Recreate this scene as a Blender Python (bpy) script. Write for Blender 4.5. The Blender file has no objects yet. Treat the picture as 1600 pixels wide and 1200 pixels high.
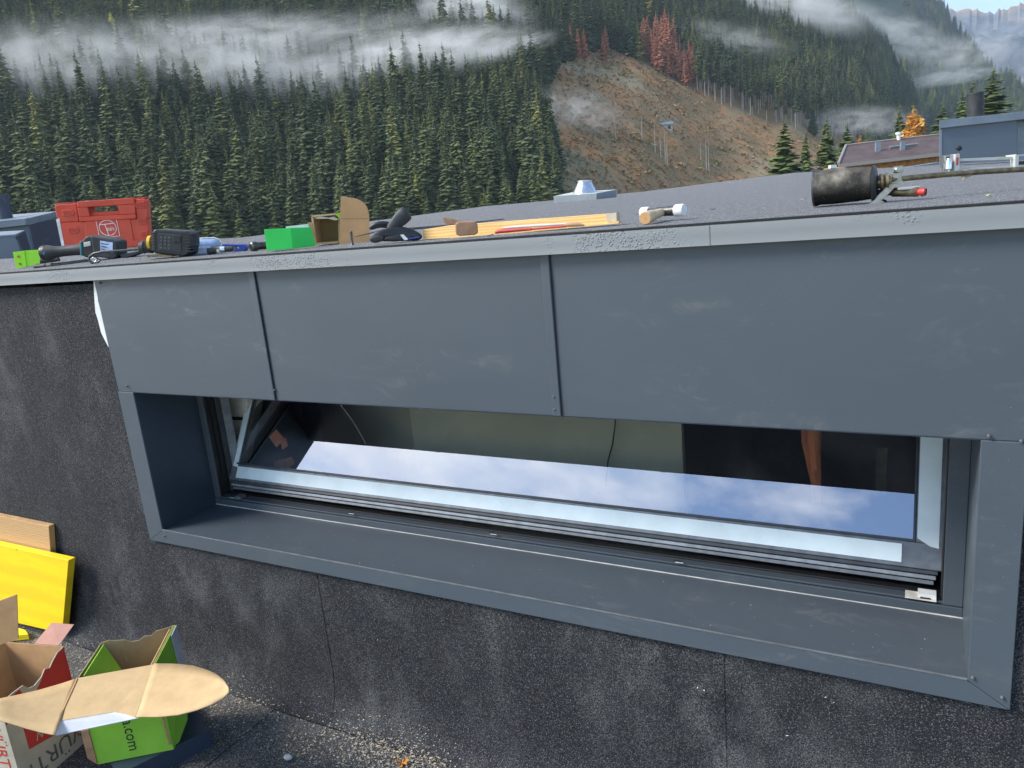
import bpy, math, random
import numpy as np
from mathutils import Vector, Matrix, Euler, noise as mnoise
random.seed(7); rng = np.random.default_rng(7)
SC = bpy.context.scene; COL = SC.collection
RAD = math.radians

# ---------------------------------------------------------------- camera, sky, sun, exposure
YAW, PITCH, ROLL, FPX = RAD(-29.14858648), RAD(-13.3165644), RAD(-5.32626661), 1172.98
CAMZ = 1.6
def cam_axes():
    cy, sy = math.cos(YAW), math.sin(YAW); cp, sp = math.cos(PITCH), math.sin(PITCH)
    f = Vector((sy*cp, cy*cp, sp)); r = Vector((cy, -sy, 0)); u = r.cross(f)
    cr, sr = math.cos(ROLL), math.sin(ROLL)
    return cr*r + sr*u, -sr*r + cr*u, f
CR, CU, CF = cam_axes(); CAM = Vector((0, 0, CAMZ))
cd = bpy.data.cameras.new('camera'); cam = bpy.data.objects.new('camera', cd); COL.objects.link(cam)
cam.matrix_world = Matrix(((CR.x, CU.x, -CF.x, 0), (CR.y, CU.y, -CF.y, 0), (CR.z, CU.z, -CF.z, CAMZ), (0, 0, 0, 1)))
cd.sensor_width = 36; cd.lens = 36*FPX/1600; cd.clip_start = .05; cd.clip_end = 40000
SC.camera = cam
SUN = Vector((-.60, -.42, .68)).normalized()
w = bpy.data.worlds.new('World'); SC.world = w; w.use_nodes = True
wt = w.node_tree; wt.nodes.clear()
def wn(t, **k):
    n = wt.nodes.new(t)
    for a, b in k.items(): setattr(n, a, b)
    return n
sky = wn('ShaderNodeTexSky', sky_type='NISHITA', sun_disc=False)
sky.sun_elevation = math.asin(SUN.z); sky.sun_rotation = math.atan2(SUN.x, SUN.y)
sky.altitude = 1200; sky.air_density = 1.1; sky.dust_density = .4; sky.ozone_density = 1.3
tc = wn('ShaderNodeTexCoord'); mp = wn('ShaderNodeMapping'); mp.inputs['Scale'].default_value = (1.5, 1.5, 3.4)
nz = wn('ShaderNodeTexNoise'); nz.inputs['Scale'].default_value = 2.1; nz.inputs['Detail'].default_value = 9; nz.inputs['Roughness'].default_value = .58
# broken cloud, thicker on the side of the sun (left and behind) and clearing to blue on the right
dt = wn('ShaderNodeVectorMath', operation='DOT_PRODUCT'); dt.inputs[1].default_value = (-1, -.02, 0)
ad = wn('ShaderNodeMath', operation='MULTIPLY_ADD'); ad.inputs[1].default_value = .50
rp = wn('ShaderNodeValToRGB'); rp.color_ramp.elements[0].position = .69; rp.color_ramp.elements[1].position = .98
mx = wn('ShaderNodeMix', data_type='RGBA'); mx.inputs[7].default_value = (8.6, 8.7, 8.9, 1)
bg = wn('ShaderNodeBackground'); bg.inputs['Strength'].default_value = .12
wo = wn('ShaderNodeOutputWorld'); L = wt.links.new
L(tc.outputs['Generated'], mp.inputs[0]); L(mp.outputs[0], nz.inputs['Vector']); L(tc.outputs['Generated'], dt.inputs[0])
L(dt.outputs['Value'], ad.inputs[0]); L(nz.outputs[0], ad.inputs[2]); L(ad.outputs[0], rp.inputs[0])
L(rp.outputs[0], mx.inputs[0]); L(sky.outputs[0], mx.inputs[6]); L(mx.outputs[2], bg.inputs[0]); L(bg.outputs[0], wo.inputs[0])
sl = bpy.data.lights.new('sun', 'SUN'); sl.energy = 2.3; sl.angle = RAD(22); sl.color = (1, .95, .87)
so = bpy.data.objects.new('sun', sl); COL.objects.link(so); so.rotation_euler = SUN.to_track_quat('Z', 'Y').to_euler()
SC.view_settings.view_transform = 'Standard'; SC.view_settings.look = 'None'; SC.view_settings.gamma = 1
SC.view_settings.exposure = 1.2
SC.cycles.max_bounces = 8; SC.cycles.transparent_max_bounces = 24; SC.cycles.volume_bounces = 5
SC.cycles.volume_max_steps = 96; SC.cycles.sample_clamp_indirect = 6

# ---------------------------------------------------------------- pixel -> world helpers (points get a real distance)
def ray(px, py): return CR*float((px-800)/FPX) - CU*float((py-600)/FPX) + CF
def atY(px, py, Y):
    d = ray(px, py); return CAM + d*(Y/d.y)
def atZ(px, py, z):
    d = ray(px, py); return CAM + d*((z-CAMZ)/d.z)
def atD(px, py, depth): return CAM + ray(px, py)*depth
def proj(P):
    v = Vector(P)-CAM; c = v.dot(CF)
    return 800+FPX*v.dot(CR)/c, 600-FPX*v.dot(CU)/c
class Plane:
    """a vertical plane through a point; pt() is where the line of sight meets it"""
    def __init__(s, P, yaw=YAW):
        s.P = Vector(P); s.n = Vector((math.sin(yaw), math.cos(yaw), 0)); s.r = Vector((math.cos(yaw), -math.sin(yaw), 0))
    def pt(s, px, py, off=0):
        d = ray(px, py); q = s.P+s.n*off
        return CAM + d*((q-CAM).dot(s.n)/d.dot(s.n))
    def k(s): return (s.P-CAM).dot(CF)/FPX

# ---------------------------------------------------------------- mesh builder
class MB:
    def __init__(s): s.v = []; s.f = []
    def add(s, vs, fs):
        b = len(s.v); s.v += [tuple(p) for p in vs]; s.f += [tuple(i+b for i in f) for f in fs]; return s
    def box(s, a, b):
        (x0, y0, z0), (x1, y1, z1) = a, b
        return s.add([(x0,y0,z0),(x1,y0,z0),(x1,y1,z0),(x0,y1,z0),(x0,y0,z1),(x1,y0,z1),(x1,y1,z1),(x0,y1,z1)],
                     [(0,3,2,1),(4,5,6,7),(0,1,5,4),(1,2,6,5),(2,3,7,6),(3,0,4,7)])
    def prism(s, pts, vec):
        """closed outline pts pushed along vec"""
        n = len(pts); vec = Vector(vec); P = [Vector(p) for p in pts]
        s.add(P+[p+vec for p in P], [tuple(range(n)), tuple(range(2*n-1, n-1, -1))]+[(i, i+n, (i+1) % n+n, (i+1) % n) for i in range(n)]); return s
    def loft(s, rings, caps=True):
        n = len(rings[0]); V = [p for r in rings for p in r]; F = []
        for j in range(len(rings)-1):
            for i in range(n): F.append((j*n+i, j*n+(i+1) % n, (j+1)*n+(i+1) % n, (j+1)*n+i))
        if caps: F += [tuple(range(n-1, -1, -1)), tuple((len(rings)-1)*n+i for i in range(n))]
        return s.add(V, F)
    def lathe(s, A, B, prof, n=24, caps=True, squash=1):
        """prof: (t along A->B, radius)"""
        A = Vector(A); B = Vector(B); d = (B-A); u = d.normalized(); x = u.orthogonal().normalized(); y = u.cross(x)
        return s.loft([[A+d*t+(x*math.cos(a)*squash+y*math.sin(a))*r for a in [2*math.pi*i/n for i in range(n)]] for t, r in prof], caps)
    def tube(s, pts, r, n=8):
        P = [Vector(p) for p in pts]; R = r if isinstance(r, (list, tuple)) else [r]*len(P); rings = []; x = None
        for i, p in enumerate(P):
            u = (P[min(i+1, len(P)-1)]-P[max(i-1, 0)]).normalized()
            x = u.orthogonal().normalized() if x is None else (x-u*x.dot(u)).normalized(); y = u.cross(x)
            rings.append([p+(x*math.cos(a)+y*math.sin(a))*R[i] for a in [2*math.pi*k/n for k in range(n)]])
        return s.loft(rings)
    def sheet(s, G):
        m, n = len(G), len(G[0])
        return s.add([p for r in G for p in r], [(j*n+i, j*n+i+1, (j+1)*n+i+1, (j+1)*n+i) for j in range(m-1) for i in range(n-1)])
    def build(s, name, mat, parent=None, smooth=False, bevel=0, fix=True, seg=2, **tags):
        me = bpy.data.meshes.new(name)
        off = Vector(parent.get('_o', (0, 0, 0))) if parent else Vector((0, 0, 0))
        me.from_pydata([(v[0]-off.x, v[1]-off.y, v[2]-off.z) for v in s.v], [], s.f)
        me.materials.append(mat)
        if fix:
            import bmesh
            bm = bmesh.new(); bm.from_mesh(me); bmesh.ops.recalc_face_normals(bm, faces=bm.faces); bm.to_mesh(me); bm.free()
        o = bpy.data.objects.new(name, me); COL.objects.link(o)
        if parent: o.parent = parent; o['_o'] = tuple(off)
        if smooth:
            for p in me.polygons: p.use_smooth = True
            try: me.set_sharp_from_angle(angle=RAD(40))
            except Exception: pass
        if bevel:
            b = o.modifiers.new('bevel', 'BEVEL'); b.width = bevel; b.segments = seg; b.limit_method = 'ANGLE'; b.angle_limit = RAD(35)
        for k, v in tags.items(): o[k] = v
        return o
def thing(name, loc, label, category, group=None):
    o = bpy.data.objects.new(name, None); COL.objects.link(o); o.location = loc; o['_o'] = tuple(loc)
    o['label'] = label; o['category'] = category; o.empty_display_size = .05
    if group: o['group'] = group
    return o
def text(name, body, mat, parent, origin, right, up, size, extrude=.0003, shear=0):
    c = bpy.data.curves.new(name, 'FONT'); c.body = body; c.size = size; c.extrude = extrude; c.shear = shear; c.resolution_u = 3
    c.align_x = 'CENTER'; c.align_y = 'CENTER'
    o = bpy.data.objects.new(name, c); COL.objects.link(o); c.materials.append(mat)
    r = Vector(right).normalized(); u = (Vector(up)-r*Vector(up).dot(r)).normalized(); n = r.cross(u)
    q = Vector(origin)-Vector(parent['_o'])
    o.parent = parent
    o.matrix_local = Matrix(((r.x, u.x, n.x, q.x), (r.y, u.y, n.y, q.y), (r.z, u.z, n.z, q.z), (0, 0, 0, 1)))
    bpy.context.view_layer.update()
    me = bpy.data.meshes.new_from_object(o.evaluated_get(bpy.context.evaluated_depsgraph_get())); me.name = name
    r_ = bpy.data.objects.new(name, me); COL.objects.link(r_); r_.parent = parent; r_.matrix_local = o.matrix_local; bpy.data.objects.remove(o)
    r_['_o'] = parent['_o']
    return r_

# ---------------------------------------------------------------- materials
def hexl(r, g, b): return tuple(((c/255+.055)/1.055)**2.4 if c > 10 else c/255/12.92 for c in (r, g, b))
class NT:
    def __init__(s, name):
        s.m = bpy.data.materials.new(name); s.m.use_nodes = True; s.t = s.m.node_tree
        s.b = s.t.nodes['Principled BSDF']; s.out = s.t.nodes['Material Output']
        s.co = s.n('ShaderNodeTexCoord').outputs['Object']
    def n(s, t, **k):
        q = s.t.nodes.new(t)
        for a, b in k.items(): setattr(q, a, b)
        return q
    def l(s, a, b): s.t.links.new(a, b)
    def map(s, scale=(1,1,1), rot=(0,0,0)):
        q = s.n('ShaderNodeMapping'); q.inputs['Scale'].default_value = scale; q.inputs['Rotation'].default_value = rot; s.l(s.co, q.inputs[0]); return q.outputs[0]
    def noise(s, scale, detail=4, rough=.55, co=None, dist=0):
        q = s.n('ShaderNodeTexNoise'); q.inputs['Scale'].default_value = scale; q.inputs['Detail'].default_value = detail
        q.inputs['Roughness'].default_value = rough; q.inputs['Distortion'].default_value = dist; s.l(co or s.co, q.inputs['Vector']); return q.outputs[0]
    def ramp(s, v, stops):
        q = s.n('ShaderNodeValToRGB'); e = q.color_ramp.elements
        while len(e) < len(stops): e.new(.5)
        for el, (p, c) in zip(e, stops): el.position = p; el.color = (*c, 1) if not isinstance(c, (int, float)) else (c, c, c, 1)
        s.l(v, q.inputs[0]); return q.outputs[0]
    def mix(s, f, a, b, blend='MIX'):
        q = s.n('ShaderNodeMix', data_type='RGBA', blend_type=blend)
        for i, x in ((0, f), (6, a), (7, b)):
            if hasattr(x, 'links') or hasattr(x, 'is_linked'): s.l(x, q.inputs[i])
            elif i == 0: q.inputs[0].default_value = x
            else: q.inputs[i].default_value = (*x, 1) if len(x) == 3 else x
        return q.outputs[2]
    def math(s, op, a, b=0.):
        q = s.n('ShaderNodeMath', operation=op)
        for i, x in enumerate((a, b)):
            if isinstance(x, (int, float)): q.inputs[i].default_value = x
            else: s.l(x, q.inputs[i])
        return q.outputs[0]
    def bump(s, h, strength=.3, dist=.001, prev=None):
        q = s.n('ShaderNodeBump'); q.inputs['Strength'].default_value = strength; q.inputs['Distance'].default_value = dist
        s.l(h, q.inputs['Height'])
        if prev is not None: s.l(prev, q.inputs['Normal'])
        s.l(q.outputs[0], s.b.inputs['Normal']); return q.outputs[0]
    def set(s, col=None, rough=None, metal=None, spec=None):
        for nm, x in (('Base Color', col), ('Roughness', rough), ('Metallic', metal), ('Specular IOR Level', spec)):
            if x is None: continue
            if isinstance(x, (int, float)): s.b.inputs[nm].default_value = x
            elif isinstance(x, tuple): s.b.inputs[nm].default_value = (*x, 1)
            else: s.l(x, s.b.inputs[nm])
        return s
def mat(name, col, rough=.5, metal=0, var=.25, scale=30, bump=.15, bscale=200, bdist=.0006, col2=None, spec=.5):
    t = NT(name); c2 = col2 or tuple(c*(1-var) for c in col); c1 = tuple(min(1, c*(1+var*.5)) for c in col)
    n1 = t.noise(scale, 5); t.set(t.mix(t.ramp(n1, [(.35, 0.), (.65, 1.)]), c2, c1), t.ramp(t.noise(scale*1.7, 4), [(.3, max(0, rough-.08)), (.7, min(1, rough+.1))]), metal, spec)
    if bump: t.bump(t.noise(bscale, 3), bump, bdist)
    return t.m
def dusty(name, base, rough, metal=0, dust=(.45,.42,.36), amt=.5, drops=False, spec=.5, smear=None):
    """painted sheet metal: faint rubbing marks, dust specks, optional rain drops"""
    t = NT(name)
    s1 = t.ramp(t.noise(2.2, 6, .62, t.map((1, 1, 2.2)), 1.2), [(.46, 0.), (.75, 1.)])
    s2 = t.ramp(t.noise(7, 9, .78, t.map((.55, 1, 1.5), (0, .45, 0)), 2.2), [(.53, 0.), (.70, 1.)])
    m = t.math('MULTIPLY', s1, s2)
    c = t.mix(t.math('MULTIPLY', m, amt), base, dust)
    big = t.ramp(t.noise(1.3, 4, .5), [(.3, 0.), (.7, 1.)])
    c = t.mix(t.math('MULTIPLY', big, .35), c, tuple(x*1.35 for x in base))
    spk = t.ramp(t.noise(420, 2, .5), [(.745, 0.), (.77, 1.)])
    spm = t.math('MULTIPLY', spk, t.ramp(t.noise(3, 3), [(.45, 0.), (.6, 1.)]))
    c = t.mix(spm, c, (.55, .55, .52))
    t.set(c, t.mix(s1, (rough,)*3, (min(1, rough+.16),)*3), metal, spec)
    b = t.bump(t.noise(2.3, 2, .4), .25, .01)
    if drops:
        v = t.n('ShaderNodeTexVoronoi'); v.inputs['Scale'].default_value = 170; v.inputs['Randomness'].default_value = 1; t.l(t.co, v.inputs['Vector'])
        r = t.ramp(v.outputs['Distance'], [(.0, 1.), (.34, .55), (.42, 0.)])
        msk = t.ramp(t.noise(4.5, 3, .5), [(.52, 0.), (.58, 1.)])
        h = t.math('MULTIPLY', r, msk)
        t.bump(h, 1., .0018, b)
        t.l(t.mix(t.math('MULTIPLY', t.ramp(h, [(0.05, 0.), (.2, 1.)]), .32), c, tuple(x*.5 for x in base)), t.b.inputs['Base Color'])
    return t.m
def felt(name, base, light, pale, dustamt=.5, spark=.5, streak=False):
    """mineral-surfaced bitumen felt"""
    t = NT(name)
    g = t.noise(260, 3, .75); g2 = t.n('ShaderNodeTexVoronoi'); g2.inputs['Scale'].default_value = 520; t.l(t.co, g2.inputs['Vector'])
    c = t.mix(t.ramp(g, [(.38, 0.), (.62, 1.)]), base, light); c = t.mix(t.ramp(t.noise(70, 3, .7), [(.35, .45), (.6, 0.)]), c, base)
    vs = t.n('ShaderNodeSeparateColor'); t.l(g2.outputs['Color'], vs.inputs[0])
    sp = t.ramp(vs.outputs[0], [(.88, 0.), (.94, 1.)])
    c = t.mix(t.math('MULTIPLY', sp, spark), c, pale)
    co = t.map((1, 1, .62)) if streak else t.co
    a = t.ramp(t.noise(2.3, 7, .62, co, .6), [(.44, 0.), (.66, 1.)])
    a2 = t.ramp(t.noise(9, 6, .6, co), [(.4, 0.), (.7, 1.)])
    k = t.math('MULTIPLY', t.math('MULTIPLY', a, a2), dustamt)
    k = t.math('MULTIPLY', k, t.ramp(t.noise(260, 2, .6), [(.42, .1), (.6, 1.)]))
    c = t.mix(k, c, (.21, .21, .21))
    t.set(c, .86, 0, .35)
    b = t.bump(g, .9, .003); t.bump(t.noise(7, 4), .35, .012, b)
    return t.m
M = {}
M['panel'] = dusty('anthracite_sheet', (.066, .083, .100), .42, amt=.34)
M['sill'] = dusty('anthracite_sill', (.060, .075, .091), .36, amt=.32)
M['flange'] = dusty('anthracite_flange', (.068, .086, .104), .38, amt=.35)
M['reveal'] = dusty('anthracite_reveal_shaded', (.028, .042, .064), .30, amt=.1)  # shade of the left reveal put into a darker base colour, soffit shares it
M['flash'] = dusty('edge_flashing_wet', (.21, .226, .238), .30, amt=.25, drops=True, spec=.8)
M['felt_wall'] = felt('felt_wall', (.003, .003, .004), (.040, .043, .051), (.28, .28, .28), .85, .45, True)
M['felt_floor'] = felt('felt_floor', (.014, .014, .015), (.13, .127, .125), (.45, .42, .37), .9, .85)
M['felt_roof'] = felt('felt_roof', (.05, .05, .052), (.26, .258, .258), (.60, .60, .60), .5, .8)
M['felt_edge'] = mat('felt_edge', (.02, .02, .02), .9, bump=.5)
M['dark'] = mat('black_rubber', (.012, .012, .013), .5, bump=.1)
M['frame_dk'] = mat('window_frame_dark', (.045, .052, .06), .38, bump=.05)
M['frame_alu'] = mat('window_profile_grey', (.17, .18, .19), .35, .3, bump=.05)
M['frame_mid'] = mat('window_profile_light', (.26, .28, .30), .35, .2, bump=.05)
M['film'] = mat('protective_film', (.74, .84, .86), .33, var=.10, scale=9, bump=.35, bscale=30, bdist=.001)
M['plaster'] = mat('plaster', (.62, .60, .55), .9)
M['green_grey'] = mat('room_wall_grey_green', (.86, .84, .70), .85, var=.04, scale=3)
M['room_dark'] = mat('room_dark', (.055, .055, .058), .8)
M['white'] = mat('white_plastic', (.72, .74, .73), .45, var=.1)
M['black'] = mat('black_plastic', (.016, .017, .019), .42, var=.3, bump=.3)
M['black2'] = mat('dusty_black_plastic', (.035, .037, .040), .6, var=.4, scale=12, bump=.3)
M['red'] = mat('red_case_plastic', (.66, .065, .028), .38, var=.16, scale=7, bump=.2, bscale=400)
M['reddk'] = mat('red_case_groove', (.47, .04, .02), .45, var=.1)
M['lime'] = mat('lime_box', (.30, .74, .02), .5, var=.08)
M['greenbox'] = mat('green_plastic', (.02, .62, .09), .42, var=.12, scale=9)
M['blue'] = mat('blue_plastic', (.03, .07, .33), .35)
M['ltblue'] = mat('light_blue_plastic', (.40, .52, .74), .25)
M['yellow_p'] = mat('yellow_plastic', (.75, .48, .03), .45)
M['teal'] = mat('teal_rubber', (.03, .22, .25), .5)
M['steel'] = mat('worn_steel', (.42, .41, .38), .34, .85, var=.3, scale=40)
M['steel_dk'] = mat('dark_steel', (.11, .11, .105), .4, .7, var=.4, scale=50)
M['brass'] = mat('sooty_brass', (.24, .19, .11), .42, .75, var=.5, scale=60)
M['galv'] = mat('galvanised_sheet', (.62, .66, .72), .26, .85, var=.15, scale=25)
M['galv_d'] = mat('dull_metal_curb', (.58, .58, .54), .6, .1, var=.15, scale=6)
M['handle_wood'] = mat('ash_wood', (.60, .45, .27), .6, var=.2, scale=30)
M['redpaint'] = mat('red_paint', (.55, .045, .04), .4)
M['leather'] = mat('leather', (.42, .23, .13), .6, var=.3, scale=25)
M['strap'] = mat('orange_strap', (.85, .28, .12), .6, var=.25, scale=20)
M['orange'] = mat('orange_sticker', (.95, .34, .18), .6)
M['navy'] = dusty('navy_profile', (.028, .042, .072), .34, amt=.5)
M['neigh'] = dusty('neighbour_cladding', (.11, .14, .18), .5, amt=.1)
M['neigh_l'] = mat('neighbour_capping', (.19, .23, .28), .4, var=.15, scale=5)
M['house_roof'] = mat('brown_metal_roof', (.105, .07, .062), .55, var=.25, scale=.8, bump=.2, bscale=4, bdist=.02)
M['house_wood'] = mat('larch_boards', (.42, .20, .07), .7, var=.4, scale=3)
M['house_fascia'] = mat('grey_gutter', (.30, .27, .25), .6)
M['stone'] = mat('light_stone', (.5, .5, .5), .8)
M['leafy'] = mat('dry_leaf', (.55, .22, .03), .8, var=.5, scale=60)
M['tinted'] = mat('light_blue_print', (.50, .60, .85), .4, var=.3, scale=60)
def cardboard(name, c, sc=18):
    t = NT(name); n1 = t.noise(sc, 5); n2 = t.noise(220, 2, .6, t.map((1, 1, .25)))
    col = t.mix(t.ramp(n1, [(.3, 0.), (.7, 1.)]), tuple(x*.82 for x in c), c)
    col = t.mix(t.ramp(t.noise(4, 6, .65, dist=1.), [(.6, 0.), (.75, .5)]), col, tuple(x*.6 for x in c))
    t.set(col, .85, 0, .25); b = t.bump(n2, .25, .0008); t.bump(t.noise(12, 4), .5, .006, b); return t.m
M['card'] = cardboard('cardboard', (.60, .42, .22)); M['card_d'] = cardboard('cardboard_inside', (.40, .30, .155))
M['card_l'] = cardboard('cardboard_pale', (.56, .50, .38)); M['card_o'] = cardboard('cardboard_tan', (.56, .33, .16))
M['print_green'] = cardboard('printed_green', (.29, .60, .06), 9); M['print_red'] = cardboard('printed_red', (.60, .06, .045), 9)
M['print_white'] = cardboard('printed_grey', (.60, .62, .68), 9); M['pink'] = cardboard('pinkish_card', (.52, .28, .22))
M['ink'] = mat('dark_ink', (.02, .03, .02), .8); M['ink_w'] = mat('white_ink', (.85, .82, .8), .5, bump=0); M['ink_g'] = mat('grey_print', (.14, .13, .12), .8, bump=0)
def wood(name, c, c2, stretch=(1, 6, 6), sc=9, rot=(0, 0, 0), rings=26):
    t = NT(name); co = t.map(stretch, rot)
    wv = t.n('ShaderNodeTexWave', wave_type='BANDS', bands_direction='Z'); wv.inputs['Scale'].default_value = rings/10; wv.inputs['Distortion'].default_value = 7
    wv.inputs['Detail'].default_value = 3; wv.inputs['Detail Scale'].default_value = 1.2; t.l(co, wv.inputs['Vector'])
    col = t.mix(t.ramp(wv.outputs[1], [(.2, 0.), (.9, .7)]), c, c2)
    col = t.mix(t.ramp(t.noise(sc*3, 4, .6, co), [(.4, 0.), (.7, .5)]), col, c2)
    v = t.n('ShaderNodeTexVoronoi'); v.inputs['Scale'].default_value = 9; t.l(t.map((1, 1, 1.6)), v.inputs['Vector'])
    col = t.mix(t.ramp(v.outputs['Distance'], [(.045, .8), (.09, 0.)]), col, tuple(x*.45 for x in c2))
    t.set(col, .5, 0, .4); t.bump(t.noise(60, 3, .5, co), .2, .001); return t.m
M['yellow'] = wood('yellow_board', (.93, .70, .012), (.87, .58, .012), (.5, 2, 2.2), 7, (0, .22, 0), 14)
M['brownb'] = wood('brown_board', (.62, .40, .20), (.42, .24, .10), (4, 6, 14), 12)
M['lath'] = wood('spruce_lath', (.80, .58, .25), (.66, .36, .12), (1.5, 10, 14), 20)
def glassmat():
    t = NT('window_glass'); t.t.nodes.remove(t.b)
    tr = t.n('ShaderNodeBsdfTransparent'); tr.inputs[0].default_value = (.94, .95, .92, 1)
    gl = t.n('ShaderNodeBsdfGlossy'); gl.inputs['Roughness'].default_value = .012; gl.inputs[0].default_value = (.93, .95, 1, 1)
    fr = t.n('ShaderNodeFresnel'); fr.inputs[0].default_value = 3.0
    gf = t.n('ShaderNodeNewGeometry'); fb = t.math('SUBTRACT', 1., gf.outputs['Backfacing'])
    k = t.math('MULTIPLY', t.math('ADD', fr.outputs[0], .15), fb)
    mx = t.n('ShaderNodeMixShader'); t.l(k, mx.inputs[0]); t.l(tr.outputs[0], mx.inputs[1]); t.l(gl.outputs[0], mx.inputs[2])
    df = t.n('ShaderNodeBsdfDiffuse'); df.inputs[0].default_value = (.5, .5, .5, 1)
    dm = t.math('MULTIPLY', t.math('MULTIPLY', t.ramp(t.noise(5, 5, .6), [(.5, 0.), (.8, 1.)]), .06), 1.)
    sp = t.math('MULTIPLY', t.ramp(t.noise(260, 2, .5), [(.72, 0.), (.76, 1.)]), .35)
    m2 = t.n('ShaderNodeMixShader'); t.l(t.math('ADD', dm, sp), m2.inputs[0]); t.l(mx.outputs[0], m2.inputs[1]); t.l(df.outputs[0], m2.inputs[2])
    t.l(m2.outputs[0], t.out.inputs[0]); return t.m
M['glass'] = glassmat()
def foliage(name, a, b, var=.5):
    t = NT(name); oi = t.n('ShaderNodeObjectInfo'); geo = t.n('ShaderNodeNewGeometry')
    c = t.mix(oi.outputs['Random'], a, b)
    if name == 'spruce_needles': c = t.mix(t.ramp(t.math('FRACT', t.math('MULTIPLY', oi.outputs['Random'], 17.3)), [(.90, 0.), (.97, 1.)]), c, (.27, .27, .08))
    v = t.math('ADD', t.math('MULTIPLY', geo.outputs['Random Per Island'], var), 1-var/2)
    hs = t.n('ShaderNodeHueSaturation'); t.l(v, hs.inputs['Value']); t.l(c, hs.inputs['Color'])
    t.set(hs.outputs[0], .75, 0, .2); return t.m
M['spruce'] = foliage('spruce_needles', (.055, .086, .040), (.140, .165, .060), .35)
M['spruce_n'] = foliage('spruce_needles_near', (.085, .120, .040), (.12, .15, .05), .6)
M['larch'] = foliage('larch_needles', (.62, .30, .05), (.66, .36, .09), .5)
M['larch_y'] = foliage('yellow_needles', (.60, .60, .12), (.66, .58, .14), .5)
M['dead'] = foliage('dead_needles', (.42, .15, .08), (.50, .23, .13), .5)
M['shrub'] = foliage('shrub_leaves', (.24, .13, .055), (.17, .17, .07), .7)
M['bark'] = mat('bark', (.16, .13, .11), .9, scale=2, bump=0)
M['bark_pale'] = mat('pale_bark', (.42, .39, .36), .9, scale=2, bump=0)

# ---------------------------------------------------------------- the lower roof (ground) and the felt on it
WY = 1.6                       # wall plane
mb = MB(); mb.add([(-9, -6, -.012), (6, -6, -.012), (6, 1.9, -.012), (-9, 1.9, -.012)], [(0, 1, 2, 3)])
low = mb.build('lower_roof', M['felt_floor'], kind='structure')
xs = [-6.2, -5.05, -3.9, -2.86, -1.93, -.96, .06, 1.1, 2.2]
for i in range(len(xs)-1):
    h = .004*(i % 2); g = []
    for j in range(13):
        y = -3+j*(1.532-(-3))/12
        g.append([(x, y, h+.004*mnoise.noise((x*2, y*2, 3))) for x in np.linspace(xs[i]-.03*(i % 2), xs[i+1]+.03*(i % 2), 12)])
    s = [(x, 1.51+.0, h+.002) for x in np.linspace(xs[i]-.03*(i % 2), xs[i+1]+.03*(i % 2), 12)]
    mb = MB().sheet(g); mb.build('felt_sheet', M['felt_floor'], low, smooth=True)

# ---------------------------------------------------------------- the building with its window
def W(x, z, y=WY): return Vector((x*1.6, y, 1.6+z*1.6))
XL, XR = -1.539*1.6, .116*1.6            # outer edges of window surround
IL, IR = -1.487*1.6, .069*1.6            # inner edges
ZP, ZB, ZI = 1.6-.316*1.6, 1.6-.670*1.6, 1.6-.639*1.6
ZF0, ZF1 = 1.6-.0725*1.6, 1.6-.047*1.6   # edge flashing bottom / top
bld = thing('flat_roof_building', (-1.1, WY, 0), 'black felted building with long anthracite clad strip window under a flat roof', 'building')
# felted wall: vertical strips, lapped, each running into the cant at the foot
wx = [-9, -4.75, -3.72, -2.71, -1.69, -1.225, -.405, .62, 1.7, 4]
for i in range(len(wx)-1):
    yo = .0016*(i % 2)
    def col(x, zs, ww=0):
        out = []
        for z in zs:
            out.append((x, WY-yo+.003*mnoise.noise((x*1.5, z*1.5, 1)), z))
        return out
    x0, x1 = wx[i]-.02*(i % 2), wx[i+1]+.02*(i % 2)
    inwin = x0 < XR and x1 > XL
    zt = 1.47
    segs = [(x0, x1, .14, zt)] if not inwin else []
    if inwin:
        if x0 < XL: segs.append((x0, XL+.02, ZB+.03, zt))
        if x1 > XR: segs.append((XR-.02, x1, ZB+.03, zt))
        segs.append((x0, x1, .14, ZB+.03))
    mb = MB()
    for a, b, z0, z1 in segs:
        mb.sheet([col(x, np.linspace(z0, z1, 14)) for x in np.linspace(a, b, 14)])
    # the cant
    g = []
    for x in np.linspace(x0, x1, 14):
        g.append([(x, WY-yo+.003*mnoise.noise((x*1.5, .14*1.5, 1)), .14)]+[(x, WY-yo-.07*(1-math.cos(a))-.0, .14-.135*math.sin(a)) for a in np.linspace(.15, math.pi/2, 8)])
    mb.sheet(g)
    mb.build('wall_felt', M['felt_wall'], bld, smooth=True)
# a step in the wall body behind the felt, so nothing is open
mb = MB(); mb.box((XL-.0, WY+.03, .0), (XR, WY+.2, ZB+.03)); mb.box((-9, WY+.03, 0), (XL, WY+.2, 1.44)); mb.box((XR, WY+.03, 0), (4, WY+.2, 1.44))
mb.box((XL, WY+.03, ZP+.02), (XR, WY+.2, 1.44)); mb.build('wall_core', M['room_dark'], bld)
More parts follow.
